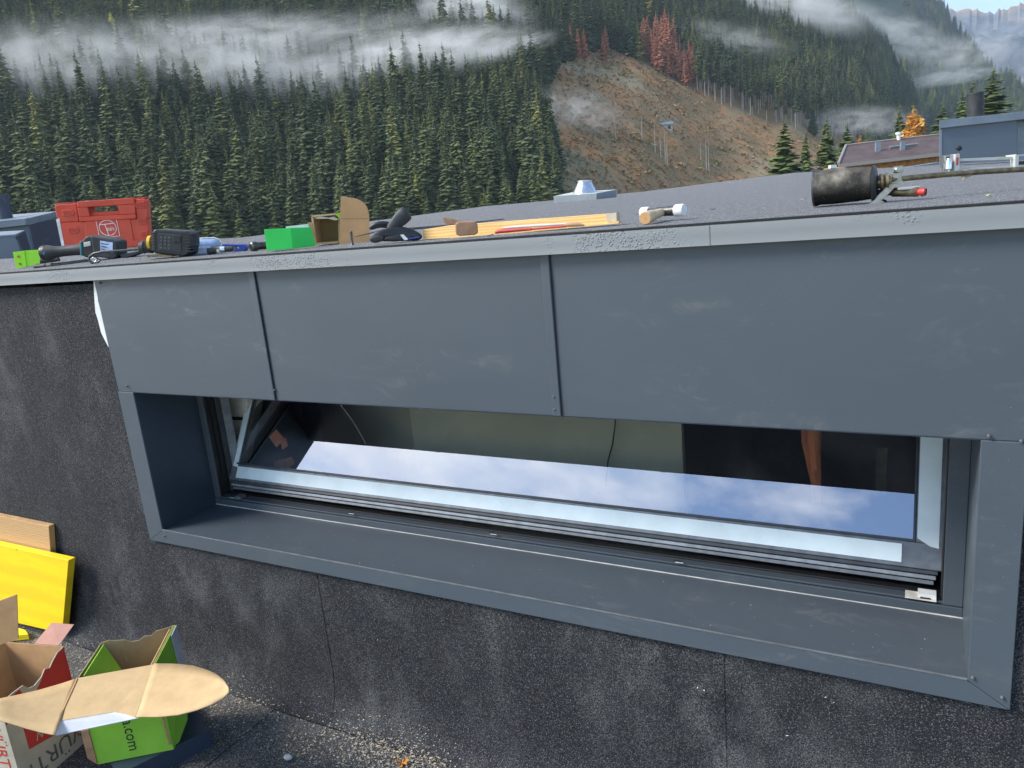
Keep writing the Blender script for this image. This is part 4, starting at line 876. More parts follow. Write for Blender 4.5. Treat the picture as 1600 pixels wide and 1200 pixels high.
quad('right_wall', [up(FR, -H_)+sd*.002, up(BR, -H_), BR, FR+sd*.002], cw*.6, M['print_green'], t, fd, label='green outer face of the right side')
quad('white_edge', [lerp(FR, BR, .72)+fd*.004+Vector((0, 0, -.002)), BR+fd*.004+Vector((0, 0, 0)), up(BR, -H_*.98)+fd*.005, up(lerp(FR, BR, .8), -H_*.98)+fd*.005], .002, M['print_white'], t, fd)
quad('inner_flap', [up(lerp(FL, BL, .12), -.006)+fd*.010, up(lerp(FL, BL, .98), -.003)+fd*.012, up(lerp(FL, BL, .90), -.10)+fd*.055, up(lerp(FL, BL, .15), -.10)+fd*.055], .003, M['print_green'], t, fd)
quad('inner_flap', [up(lerp(FR, BR, .05), -.004)-fd*.012, up(lerp(FR, BR, .95), -.003)-fd*.012, up(lerp(FR, BR, .90), -.12)-fd*.03, up(lerp(FR, BR, .10), -.12)-fd*.03], .003, M['card'], t, -fd)
quad('back_crease', [up(lerp(BL, BR, .28), -.025)-sd*.001, up(lerp(BL, BR, .285), -.025)-sd*.001, up(lerp(BL, BR, .30), -.085)-sd*.001, up(lerp(BL, BR, .29), -.085)-sd*.001], .001, M['card'], t, -sd)
quad('torn_flap', [up(FR, -.10)+fd*.004, up(lerp(FR, BR, .3), -.09)+fd*.035, up(lerp(FR, BR, .35), -H_*.86)+fd*.03, up(lerp(FR, BR, .1), -H_+.006)+fd*.012, up(FR, -H_+.012)+fd*.004], .003, M['print_green'], t, sd)
quad('torn_gap', [up(FR, -.12)-fd*.014-sd*.001, up(FR, -.12)-fd*.008-sd*.001, up(FR, -H_+.02)-fd*.002-sd*.001, up(FR, -H_+.02)-fd*.009-sd*.001], .001, M['leather'], t, -sd)
quad('left_corner_flap', [up(FL, -.17)-sd*.004-fd*.0, up(FL, -.17)-sd*.004-fd*.022, up(FL, -H_+.03)-sd*.004-fd*.022, up(FL, -H_+.004)-sd*.004], .003, M['leather'], t, sd)
# wide flap: left wing, middle, right wing
def zpt(px, py, z): return atZ(px, py, z)
zc = ZR+.003
mid = [zpt(119, 1060, zc), zpt(241, 1038, zc), zpt(232, 1062, zc-.004), zpt(222, 1092, zc-.010), zpt(213, 1121, zc-.016), zpt(196, 1115, zc-.014), zpt(178, 1112, zc-.014), zpt(82, 1128, zc-.016), zpt(98, 1108, zc-.01)]
lw = [zpt(119, 1060, zc), zpt(98, 1108, zc-.01), zpt(82, 1128, zc-.016), zpt(86, 1148, zc-.02), zpt(60, 1143, zc-.004), zpt(30, 1135, zc+.010), zpt(0, 1122, zc+.024), zpt(-22, 1108, zc+.034), zpt(-14, 1098, zc+.034), zpt(12, 1088, zc+.026), zpt(60, 1075, zc+.012)]
rw = [zpt(241, 1038, zc), zpt(275, 1040, zc+.012), zpt(305, 1045, zc+.022), zpt(330, 1053, zc+.032), zpt(348, 1062, zc+.038), zpt(358.5, 1071, zc+.040), zpt(359, 1079, zc+.036), zpt(350, 1088, zc+.03), zpt(330, 1099, zc+.020), zpt(295, 1112, zc+.006), zpt(260, 1118, zc-.006), zpt(213, 1121, zc-.016), zpt(222, 1092, zc-.010), zpt(232, 1062, zc-.004)]
mb = MB(); mb.prism(mid, (0, 0, -.0032)); mb.build('wide_flap', M['card'], t)
def wing(top, bot, z1):
    g = []; n = 22
    def at(poly, u):
        q = u*(len(poly)-1); i = min(int(q), len(poly)-2); f = q-i; return poly[i][0]*(1-f)+poly[i+1][0]*f, poly[i][1]*(1-f)+poly[i+1][1]*f
    for i in range(n):
        u = i/(n-1); a, b = at(top, u), at(bot, u); row = []
        for k in range(6):
            v = k/5; row.append(atZ(a[0]*(1-v)+b[0]*v, a[1]*(1-v)+b[1]*v, zc-.017*v*(1-u)+z1*u**1.3+.002*math.sin(u*9+v*3)*u))
        g.append(row)
    o = MB().sheet(g).build('flap_wing', M['card'], t, smooth=True); md = o.modifiers.new('s', 'SOLIDIFY'); md.thickness = .0032
wing([(119, 1060), (95, 1068), (60, 1078), (25, 1086), (0, 1091), (-34, 1098)], [(86, 1148), (62, 1143), (40, 1137), (18, 1130), (0, 1125), (-34, 1114)], .030)
wing([(241, 1038), (272, 1038), (302, 1041), (325, 1048), (341, 1056), (352, 1065), (358.5, 1075)], [(213, 1121), (248, 1121), (278, 1118), (306, 1111), (330, 1102), (350, 1091), (358.8, 1082)], .042)
quad('flap_crease', [zpt(119.5, 1060, zc+.001), zpt(121.5, 1060, zc+.001), zpt(100, 1108, zc-.009), zpt(84, 1128, zc-.015), zpt(81.5, 1128, zc-.015), zpt(97.5, 1108, zc-.009)], .0012, M['card_o'], t, Vector((0, 0, 1)))
quad('flap_crease', [zpt(240.5, 1038, zc+.001), zpt(242, 1038, zc+.001), zpt(223.5, 1092, zc-.009), zpt(214, 1120, zc-.015), zpt(211.5, 1120, zc-.015), zpt(221.5, 1092, zc-.009)], .0012, M['card_d'], t, Vector((0, 0, 1)))
quad('flap_lip', [zpt(81, 1128.5, zc-.017), zpt(178, 1112.5, zc-.0152), zpt(197, 1115.5, zc-.0155), zpt(216, 1121.5, zc-.0175), zpt(87, 1148.5, zc-.040)], .002, M['print_white'], t, Vector((0, 0, -1)))
lp = lerp(up(FL, -.115), up(FR, -.115), .62)-sd*.0006
text('lettering', 'a.com', M['ink'], t, lerp(up(FL, -H_*.735), up(FR, -H_*.735), .50)-sd*.0008, (0, 0, -1), fd, .046)
# second printed carton (cream and red)
zt2 = None
P1 = atZ(137, 1158, 0); P2 = atZ(40, 1245, 0)
d = ray(100, 1010); zt2 = (CAM+d*(P1.y/d.y)).z
e1 = (P2-P1); L1 = e1.length; e1.normalize(); nb = Vector((-e1.y, e1.x, 0)); nb = nb if nb.x < 0 else -nb
H2 = zt2
t = thing('red_carton', P1, 'cream and red printed carton with torn top beside the green carton', 'carton')
tb = [(0, 0), (.03, -.004), (.10, -.006), (.20, -.022), (.26, -.035), (.33, -.028), (.40, -.045), (.52, -.055), (.60, -.050), (.66, -.03), (.8, -.030), (1, -.035)]
FZ = lambda u, z: P1+e1*(L1*u)+Vector((0, 0, z))
quad('right_wall', [FZ(0, .003), FZ(1, .003)]+[FZ(u, H2+z) for u, z in reversed(tb)], .003, M['card_l'], t, nb)
def face(u0, u1, z0, z1, o, m, name, th=.0008): quad(name, [FZ(u0, z0)-nb*o, FZ(u1, z0)-nb*o, FZ(u1, z1)-nb*o, FZ(u0, z1)-nb*o], th, m, t, -nb)
quad('red_print', [FZ(0, H2*.30)-nb*.0003, FZ(.42, H2*.30)-nb*.0003, FZ(.80, H2*.36)-nb*.0003, FZ(.80, H2*.62)-nb*.0003, FZ(.50, H2*.80)-nb*.0003, FZ(.42, H2-.054)-nb*.0003]+[FZ(u, H2+z-.003)-nb*.0003 for u, z in reversed(tb[:6])], .0008, M['print_red'], t, -nb)
quad('red_print', [FZ(.62, H2*.70)-nb*.0003, FZ(.99, H2*.70)-nb*.0003, FZ(.99, H2-.040)-nb*.0003, FZ(.72, H2-.034)-nb*.0003], .0008, M['print_red'], t, -nb)
text('lettering', 'WÜRTH', M['ink_g'], t, FZ(.46, H2*.165)-nb*.001, e1, (0, 0, -1), .074)
face(.02, .12, H2*.12, H2*.20, .0004, M['print_red'], 'logo_block')
quad('logo_bar', [FZ(.04, H2*.135)-nb*.0015, FZ(.06, H2*.135)-nb*.0015, FZ(.06, H2*.185)-nb*.0015, FZ(.04, H2*.185)-nb*.0015], .0006, M['card_l'], t, -nb)
quad('logo_bar', [FZ(.08, H2*.135)-nb*.0015, FZ(.10, H2*.135)-nb*.0015, FZ(.10, H2*.185)-nb*.0015, FZ(.08, H2*.185)-nb*.0015], .0006, M['card_l'], t, -nb)
text('lettering', 'RW', M['card_l'], t, FZ(.55, H2*.42)-nb*.0018, e1, (0, 0, -1), .040)
text('lettering', 'Bau', M['card_l'], t, FZ(.56, H2*.52)-nb*.0018, e1, (0, 0, -1), .020) if False else None
W2 = .24
quad('front_wall', [FZ(1, .003)+nb*.003, FZ(1, .003)+nb*W2, FZ(1, H2-.03)+nb*W2, FZ(1, H2-.035)+nb*.003], .003, M['card_l'], t, -e1)
text('lettering', 'WÜRTH', M['print_red'], t, FZ(1, H2*.45)+nb*.045+e1*.0006, (0, 0, -1), -nb, .055)
quad('back_wall', [FZ(0, .003)+nb*.003, FZ(0, .003)+nb*W2, FZ(0, H2)+nb*W2, FZ(0, H2)+nb*.003], .003, M['card_o'], t, e1)
quad('left_wall', [FZ(0, .003)+nb*W2, FZ(1, .003)+nb*W2, FZ(1, H2-.01)+nb*W2, FZ(0, H2)+nb*W2], .003, M['card_o'], t, -nb)
bw = FZ(0, H2)
quad('back_flap', [FZ(0, H2)+nb*.02-e1*.002, FZ(0, H2)+nb*.12-e1*.002, FZ(0, H2+.03)+nb*.115-e1*.075, FZ(0, H2+.026)+nb*.03-e1*.08], .003, M['pink'], t, -e1)
pf = Plane(FZ(.45, H2)+nb*W2, YAW)
flat('tall_flap', pf, [(-60, 960), (-20, 946), (26, 929), (28.5, 998), (-60, 1028)], -.01, .003, M['card_o'], t)
# pieces lying about
P = atZ(325, 1026, .01); t = thing('black_scrap', P, 'small black curled felt scrap right of the green carton', 'scrap'); 
mb = MB(); mb.prism([P+Vector(v) for v in ((-.03, -.004, 0), (-.01, -.012, .004), (.028, -.004, .002), (.03, .01, .012), (0, .012, .016), (-.028, .008, .006))], (0, 0, .006)); mb.build('piece', M['navy'], t, bevel=.002)
P = atZ(450, 1183, .012); mb = MB(); mb.lathe(P-Vector((.014, .004, 0)), P+Vector((.014, .004, 0)), [(0, .002), (.15, .007), (.5, .010), (.85, .007), (1, .002)], 12); o = mb.build('pale_pebble', M['stone'], None, smooth=True); o['label'] = 'single pale pebble lying on the lower roof felt'; o['category'] = 'stone'
P = atZ(628, 1193, .008); mb = MB()
for i in range(9):
    a = i*.7; r = .018*(1+.5*math.sin(i*2.1)); mb.add([P, P+Vector((math.cos(a)*r, math.sin(a)*r, .004*(i % 3))), P+Vector((math.cos(a+.6)*r*.8, math.sin(a+.6)*r*.8, .006))], [(0, 1, 2)])
o = mb.build('dry_leaf', M['leafy'], None); o['label'] = 'crumpled orange brown leaf lying on the lower roof felt'; o['category'] = 'leaf'
# wood chips and grit swept along the foot of the wall: nobody could count them
def chips(name, spots, m):
    V, F = [], []
    for x, y, z, s in spots:
        a = random.uniform(0, 6.28); l = s*random.uniform(.6, 1.6); wd = s*random.uniform(.25, .7); h = s*random.uniform(.1, .4); c, sn = math.cos(a), math.sin(a); b = len(V); tl = random.uniform(-.3, .3)
        for u, v, q in ((-l, 0, 0), (0, -wd, h*.3), (l, 0, l*abs(tl)), (0, wd, h)): V.append((x+u*c-v*sn, y+u*sn+v*c, z+q+.0006))
        F += [(b, b+1, b+2), (b, b+2, b+3), (b, b+3, b+1)]
    mb = MB(); mb.v = V; mb.f = F; return mb.build(name, m, None, fix=False, kind='stuff')
tt = NT('chips'); geo = tt.n('ShaderNodeNewGeometry'); tt.set(tt.ramp(geo.outputs['Random Per Island'], [(0, (.62, .50, .32)), (.35, (.42, .34, .24)), (.6, (.55, .53, .48)), (1, (.25, .22, .18))]), .85); M['chips'] = tt.m
sp = []
def floorz(x, y):
    if y <= 1.535: return .006
    u = min(1, max(0, (WY-.0-y)/.07)); a = math.acos(max(-1, min(1, 1-u))); return .14-.135*math.sin(a)
n = 0
while n < 11000:
    px = random.uniform(-60, 1250); x = None
    py = random.uniform(960, 1330)
    P = atZ(px, py, .006)
    if P.y > 1.588: continue
    band = math.exp(-((P.y-1.52)/.13)**2); left = 1 if -2.9 < P.x < -1.2 else .35
    far = .22+.78*band
    clump = max(0, .6+.7*mnoise.noise((P.x*3, P.y*5, 2)))
    if P.x > -.75: far *= .3
    if random.random() > far*left*clump: continue
    s = random.choice((.0012, .0016, .002, .003, .0045)) if band > .3 else random.choice((.001, .0013, .0018, .0025)); sp.append((P.x, P.y, floorz(P.x, P.y), s)); n += 1
chips('wood_chips', sp, M['chips'])
# crumbs of plaster on sill, panels' lower lips and felt
sp = [(random.uniform(IL+.05, IR-.02), random.uniform(WY, RY-.01), ZI+.002, random.choice((.0007, .001, .0016))) for _ in range(120)]+[(random.uniform(IL+.05, IR-.02), random.uniform(RY-.012, RY-.005), ZI+.002, random.choice((.001, .0016))) for _ in range(70)]
for px, py in ((100, 1000), (270, 960), (1090, 1075), (1100, 1079), (1290, 1090), (1303, 1098), (255, 880), (208, 660), (213, 720), (209, 742), (1440, 1080), (1545, 1090), (590, 1000), (585, 990), (1230, 1150), (400, 860)):
    P = atY(px, py, WY-.004); sp.append((P.x, P.y, P.z, random.choice((.002, .003))))
chips('plaster_crumbs', sp, M['white'])
#PART4
# ---------------------------------------------------------------- the valley: hills in polar strips about the building, real distances in metres
GZ = -9.
def hor(px): # pixel row of the horizon
    return 600+FPX*(float((px-800)/FPX)*CR.z+CF.z)/CU.z
def az(px, py=None):
    d = ray(px, hor(px) if py is None else py); return math.atan2(d.x, d.y)
def elev(px, py):
    d = ray(px, py); return d.z/math.hypot(d.x, d.y)
class Hill:
    """nodes: (column, foot distance, foot height, crest distance, crest height)"""
    def __init__(s, nodes, amp, pw=1.05, back=1.3, seed=0):
        s.a = np.array([az(n[0]) for n in nodes]); s.n = np.array(nodes, float); s.amp = amp; s.pw = pw; s.seed = seed; s.back = back
    def par(s, a): return [float(np.interp(a, s.a, s.n[:, i])) for i in (1, 2, 3, 4)]
    def z(s, x, y):
        a = math.atan2(x, y); r = math.hypot(x, y); r0, z0, r1, z1 = s.par(a); t = (r-r0)/(r1-r0)
        nn = mnoise.noise((x/90+s.seed, y/90, 0))*s.amp+mnoise.noise((x/28, y/28+s.seed, 3))*s.amp*.35+mnoise.noise((x/9, y/9, 7))*s.amp*.07
        if t <= 0: return z0-1.5*min(1, -t*20)
        if t <= 1: return z0+(z1-z0)*t**s.pw+nn*min(1, t*8)
        return z1-(t-1)*(z1-z0)*s.back+nn
    def mesh(s, name, m, na, nr, tmax=1.5, tmin=-.12, **k):
        g = []
        for a in np.linspace(s.a[0], s.a[-1], na):
            r0, z0, r1, z1 = s.par(a); row = []
            for t in np.linspace(tmin, tmax, nr):
                r = r0+(r1-r0)*t; x, y = r*math.sin(a), r*math.cos(a); row.append((x, y, s.z(x, y)))
            g.append(row)
        return MB().sheet(g).build(name, m, None, smooth=True, fix=False, kind='structure', **k)
    def hit(s, px, py, rmax=2500):
        d = ray(px, py); h = math.hypot(d.x, d.y); d = d/h; r = s.n[:, 1].min()*.9
        while r < rmax:
            P = CAM+d*r
            if P.z <= s.z(P.x, P.y): return P
            r += 4 if r < 700 else 10
        return None
NEAR = Hill([(-420, 225, GZ, 1100, 430), (0, 225, GZ, 1100, 430), (400, 232, GZ, 1100, 430), (700, 240, GZ, 1100, 430), (870, 262, GZ, 1150, 440), (1000, 330, GZ+4, 1200, 420), (1120, 400, GZ, 1250, 390), (1240, 450, GZ, 1280, 330),
             (1335, 520, GZ, 1300, 236), (1382, 620, GZ, 1300, 192), (1424, 760, GZ, 1300, 118), (1445, 900, GZ, 1300, 40), (1470, 1000, GZ, 1300, -6)], 9)
MID = Hill([(1180, 1300, GZ, 2600, 900), (1330, 1300, GZ, 2500, 700), (1416, 1250, GZ, 2400, 530), (1480, 1200, GZ, 2300, 330), (1540, 1150, GZ, 2100, 190), (1600, 1100, GZ, 1900, 125), (1700, 1000, GZ, 1700, 125), (1900, 900, GZ, 1500, 220), (2100, 800, GZ, 1500, 300)], 22, seed=3)
ground = MB().add([(-9000, -200, GZ-2.2), (9000, -200, GZ-2.2), (9000, 9500, GZ-2.2), (-9000, 9500, GZ-2.2)], [(0, 1, 2, 3)])
def earth(name, stops, sc, mot, extra=None, detail=8):
    t = NT(name); c = t.ramp(t.noise(sc, detail, .62, dist=.6), stops)
    c2 = t.ramp(t.noise(sc*6, 6, .7), [(.38, 0.), (.66, 1.)]); c = t.mix(c2, c, mot)
    if extra: c = t.mix(t.ramp(t.noise(sc*.6, 5, .6), [(.5, 0.), (.66, .8)]), c, extra)
    t.set(c, .95, 0, .1); return t.m
M['meadow'] = earth('meadow', [(.3, (.05, .07, .025)), (.7, (.12, .11, .05))], .02, (.09, .08, .04))
M['slope'] = earth('slope_earth', [(.32, (.13, .12, .05)), (.44, (.33, .18, .085)), (.53, (.42, .22, .10)), (.64, (.56, .25, .085))], .035, (.20, .17, .10), (.34, .29, .18))
M['midhill'] = earth('far_wood_floor', [(.35, (.018, .03, .022)), (.6, (.05, .065, .04)), (.75, (.14, .10, .06))], .01, (.03, .045, .03))
o = ground.build('valley_ground', M['meadow'], None, fix=False, kind='structure')
NEAR.mesh('wooded_hillside', M['slope'], 240, 220, 1.25)
MID.mesh('far_hillside', M['midhill'], 120, 90, 1.2)
# high mountains at the head of the valley
tt = NT('mountain'); gm = tt.n('ShaderNodeNewGeometry'); sep = tt.n('ShaderNodeSeparateXYZ'); tt.l(gm.outputs['Position'], sep.inputs[0]); sn = tt.n('ShaderNodeSeparateXYZ'); tt.l(gm.outputs['Normal'], sn.inputs[0])
c = tt.ramp(tt.noise(.004, 9, .66, dist=.8), [(.32, (.20, .12, .07)), (.45, (.42, .22, .08)), (.58, (.64, .34, .12)), (.72, (.66, .46, .2))])
rock = tt.ramp(tt.noise(.012, 8, .7), [(.35, (.05, .06, .075)), (.65, (.20, .20, .21))])
lowf = tt.ramp(tt.math('ADD', sep.outputs[2], tt.math('MULTIPLY', tt.noise(.003, 6), 500)), [(0, 0.), (1, 1.)])
hh = tt.n('ShaderNodeMapRange'); tt.l(tt.math('ADD', sep.outputs[2], tt.math('MULTIPLY', tt.noise(.0035, 6), 520)), hh.inputs[0]); hh.inputs[1].default_value = 960; hh.inputs[2].default_value = 1110
st_ = tt.ramp(sn.outputs[2], [(.25, 0.), (.6, 1.)])
c = tt.mix(tt.math('MULTIPLY', hh.outputs[0], tt.math('ADD', tt.math('MULTIPLY', st_, .7), .3)), rock, c)
tt.set(c, .95, 0, .1); M['mount'] = tt.m
g = []
mnodes = [(1290, 55), (1330, 40), (1380, 30), (1416, 21), (1440, 14), (1460, 10), (1480, 13), (1495, 18), (1512, 14), (1530, 17), (1550, 21), (1570, 16), (1590, 10), (1610, 4), (1660, -6), (1740, 4), (1850, -20), (2000, 10)]
for px in np.linspace(1290, 2000, 190):
    py = float(np.interp(px, [m[0] for m in mnodes], [m[1] for m in mnodes])); a = az(px, py); e = elev(px, py); RC = 5200; zc_ = e*RC
    row = []
    for t in list(np.linspace(0, 1, 70))+[1.08, 1.2]:
        r = 2300+(RC-2300)*t; x, y = r*math.sin(a), r*math.cos(a); zz = GZ+(zc_-GZ)*(t**1.25 if t <= 1 else 1-(t-1)*2.5)
        nn = mnoise.fractal((x/520, y/520, 1), 1.0, 2.1, 6)*150+mnoise.ridged_multi_fractal((x/300, y/700, 2), .9, 2.1, 5, 1, 2)*40
        row.append((x, y, zz+nn*min(1, t*4)*(min(1, (1.02-t)*4) if t <= 1 else .08)+(mnoise.noise((a*260, 0, 0))*22+mnoise.noise((a*900, 3, 0))*10)*(t > .9)))
    g.append(row)
MB().sheet(g).build('mountain_range', M['mount'], None, smooth=True, fix=False, kind='structure')

# ---------------------------------------------------------------- trees
def spruce_mesh(name, H, R, seed, bare=.06, levels=34, per=8, dense=1., droop=.32, mt='spruce', trunk='bark', ragged=.25, rtop=.85):
    rg = random.Random(seed); V, F = [], []
    for i in range(levels):
        u = i/(levels-1); z = H*(bare+(1-bare)*u*.985)
        rr = R*((1-u)**rtop)*(1 if u > .08 else .7+.3*u/.08)+.10
        for j in range(max(3, int(per*(1-.45*u)))):
            if rg.random() > dense: continue
            a = rg.uniform(0, 6.283); r = rr*rg.uniform(1-ragged*1.6, 1+ragged*.6); c, s_ = math.cos(a), math.sin(a)
            zz = z+rg.uniform(-1.3, 1.3)*H/levels; dr = droop*r*rg.uniform(.6, 1.3); wd = r*rg.uniform(.26, .44); b = len(V)
            def pt(q, l, h): V.append((c*q-s_*l, s_*q+c*l, zz+h))
            pt(.04*r, 0, .10*r); pt(.45*r, wd, -dr*.35-.05*r); pt(.45*r, -wd, -dr*.35-.08*r); pt(r, 0, -dr*.8); pt(.72*r, wd*.9, -dr*.95); pt(.72*r, -wd*.9, -dr*.95); pt(.35*r, 0, -dr*.9-.12*r)
            F.extend([(b, b+1, b+3), (b, b+3, b+2), (b+1, b+4, b+3), (b+2, b+3, b+5), (b+1, b+6, b+2)])
    b = len(V); V += [(.12, 0, H*.95), (-.08, .1, H*.95), (-.08, -.1, H*.95), (0, 0, H*1.02)]; F += [(b, b+1, b+3), (b+1, b+2, b+3), (b+2, b, b+3)]
    cm = bpy.data.meshes.new(name+'_crown'); cm.from_pydata(V, [], F); cm.materials.append(M[mt])
    mb = MB(); mb.lathe((0, 0, -1.2), (0, 0, H*.97), [(0, H*.0135), (.5, H*.009), (1, H*.001)], 6); tm = bpy.data.meshes.new(name+'_trunk'); tm.from_pydata(mb.v, [], mb.f); tm.materials.append(M[trunk])
    return cm, tm
KIND = {}
def leafy_mesh(name, H, R, seed, mt, n=4200):
    rg = random.Random(seed); V, F = [], []
    lobes = [(rg.uniform(0, 6.28), rg.uniform(.12, .9), rg.uniform(.5, 1)) for _ in range(46)]
    for i in range(n):
        a, u, q = lobes[i % 46]; u = min(.98, max(.03, u+rg.gauss(0, .035))); rr = R*(1-u)**.6*(.55+.45*min(1, u*6)); d = rr*q*rg.uniform(.2, 1.1); a += rg.gauss(0, .28)
        c = Vector((math.cos(a)*d, math.sin(a)*d, H*u+rg.gauss(0, .35)-.15*d)); b = len(V); sz = rg.uniform(.18, .42)
        for k in range(3): V.append(tuple(c+Vector((rg.gauss(0, 1), rg.gauss(0, 1), rg.gauss(0, .8)))*sz))
        F.append((b, b+1, b+2))
    cm = bpy.data.meshes.new(name+'_crown'); cm.from_pydata(V, [], F); cm.materials.append(M[mt])
    mb = MB(); mb.lathe((0, 0, -1.2), (0, 0, H*.95), [(0, H*.0135), (.5, H*.009), (1, H*.001)], 6); tm = bpy.data.meshes.new(name+'_trunk'); tm.from_pydata(mb.v, [], mb.f); tm.materials.append(M['bark'])
    return cm, tm
for i in range(5): KIND['s%d' % i] = spruce_mesh('spruce', 23+i*1.3, (5.9, 4.9, 6.4, 4.4, 5.5)[i], 10+i, bare=.04, levels=30+2*i, per=14, ragged=.32+.03*i, rtop=.84)
for i in range(3): KIND['b%d' % i] = spruce_mesh('tall_spruce', 27+i*1.5, 3.1+.3*i, 40+i, bare=.40+.05*i, levels=24, per=10, trunk='bark_pale', rtop=.7, ragged=.35)
for i in range(2): KIND['d%d' % i] = spruce_mesh('dead_spruce', 24+i*2, 3.7, 60+i, bare=.16, levels=30, per=12, dense=.95, mt='dead', trunk='bark_pale', ragged=.45, droop=.5, rtop=.6)
KIND['p0'] = spruce_mesh('bare_trunk', 19, 1.2, 70, bare=.55, levels=12, per=4, dense=.5, mt='shrub', trunk='bark_pale', ragged=.5)
for i in range(3): KIND['n%d' % i] = spruce_mesh('near_spruce', 24, (4.6, 4.0, 5.2)[i], 90+i, bare=.02, levels=60, per=17, ragged=.34, mt='spruce_n', rtop=.74)
KIND['l0'] = leafy_mesh('autumn_larch', 21, 3.6, 97, 'larch')
KIND['y0'] = spruce_mesh('larch', 21, 3.8, 80, bare=.08, levels=34, per=13, mt='larch_y', ragged=.4, rtop=.7)
def tree(kind, P, sc, rz, name, label, cat='tree', group=None, mt=None):
    cm, tm = KIND[kind]
    r = bpy.data.objects.new(name, None); COL.objects.link(r); r.location = P; r.rotation_euler = (0, 0, rz); r.scale = (sc, sc, sc); r['label'] = label; r['category'] = cat
    if group: r['group'] = group
    a = bpy.data.objects.new('trunk', tm); COL.objects.link(a); a.parent = r
    b = bpy.data.objects.new('crown', cm); COL.objects.link(b); b.parent = r
    return r, a, b
def inpoly(x, y, P):
    c = False; n = len(P)
    for i in range(n):
        x0, y0 = P[i]; x1, y1 = P[i-1]
        if (y0 > y) != (y1 > y) and x < (x1-x0)*(y-y0)/(y1-y0)+x0: c = not c
    return c
CLEAR = [(872, 330), (874, 300), (866, 250), (858, 226), (822, 196), (850, 168), (858, 130), (880, 100), (905, 84), (962, 78), (1000, 96), (1034, 116), (1062, 132), (1095, 148), (1125, 162), (1165, 178), (1205, 192), (1240, 205), (1300, 214), (1345, 222), (1356, 300), (1356, 430), (872, 430)]
BELT = [(1030, 60), (1062, 132), (1125, 162), (1205, 192), (1290, 214), (1400, 232), (1400, 150), (1280, 130), (1100, 80)]   # tall stems at the upper edge of the cutting
RED = [(1004, 95), (1036, 118), (1060, 132), (1086, 150), (1090, 118), (1060, 92), (1040, 60), (1012, 62)]
pts = []; cells = set()
tries = 0; amin, amax = az(-300), az(1452)
def visible_px(P): return proj(P)
while tries < 75000 and len(pts) < 15000:
    tries += 1
    a = random.uniform(amin, amax); r = math.sqrt(random.uniform(215**2, 1180**2)) if random.random() < .72 else random.uniform(225, 560)
    x, y = r*math.sin(a), r*math.cos(a); r0, z0, r1, z1 = NEAR.par(a)
    if r < r0-12 or r > r1*1.02: continue
    cell = (int(x/5.1+.4*math.sin(y/7)), int(y/5.1+.4*math.sin(x/9)))
    if cell in cells: continue
    z = NEAR.z(x, y); px, py = proj((x, y, z))
    if py < -110 or px < -190: continue
    if inpoly(px, py, CLEAR) : continue
    dn = mnoise.noise((x/45, y/45, 9))
    if dn < -.62: continue
    cells.add(cell); pts.append((x, y, z, px, py, r))
print('forest points', len(pts))
FRONT, REDS = [], []
individual, rest = [], {'spruce_forest': [], 'tall_stem_forest': []}
pts.sort(key=lambda q: q[5])
nind = 0
SKYROOF = lambda px: float(np.interp(px, [s_[0] for s_ in SKY], [s_[1] for s_ in SKY]))
for x, y, z, px, py, r in pts:
    belt = inpoly(px, py, BELT) or (600 < px < 880 and py < 120 and random.random() < .4)
    red = inpoly(px, py, RED)
    sc = random.uniform(.72, 1.08) if random.random() < .62 else random.uniform(.45, .8) if random.random() < .8 else random.uniform(1.05, 1.28); rz = random.uniform(0, 6.28)
    tx, ty = proj((x, y, z+24*sc))
    inview = -20 < tx < 1620 and 10 < ty < SKYROOF(min(max(px, -200), 1700))-25
    if red:
        REDS.append((tx, ty, r)); r_t = tree('d%d' % random.randrange(2), (x, y, z), sc*.95, rz, 'dead_spruce', 'rust red dead spruce in the group at the upper edge of the brown cutting', group='rust red dead spruces above the cutting'); REDS[-1] = (tx, r, r_t[0])
    elif inview and nind < 262 and not belt:
        nind += 1
        r_t = tree('s%d' % random.randrange(5), (x, y, z), sc, rz, 'spruce_tree', 'dark green spruce among the front rows of the dense forest on the left slope', group='spruces in the front rows of the left forest'); FRONT.append((tx, r, r_t[0]))
    elif belt: rest['tall_stem_forest'].append((x, y, z, sc, rz, random.randrange(3)))
    else: rest['spruce_forest'].append((x, y, z, sc, rz, random.randrange(5)))
for _ in range(2600):    # wood on the farther hill
    a = random.uniform(az(1330), az(1760)); r0, z0, r1, z1 = MID.par(a); t = random.random()**.8*1.02; r = r0+(r1-r0)*t; x, y = r*math.sin(a), r*math.cos(a); z = MID.z(x, y)
    if mnoise.noise((x/160, y/160, 4)) < -.12: continue
    rest['spruce_forest'].append((x, y, z, random.uniform(.9, 1.4), 0, random.randrange(5)))
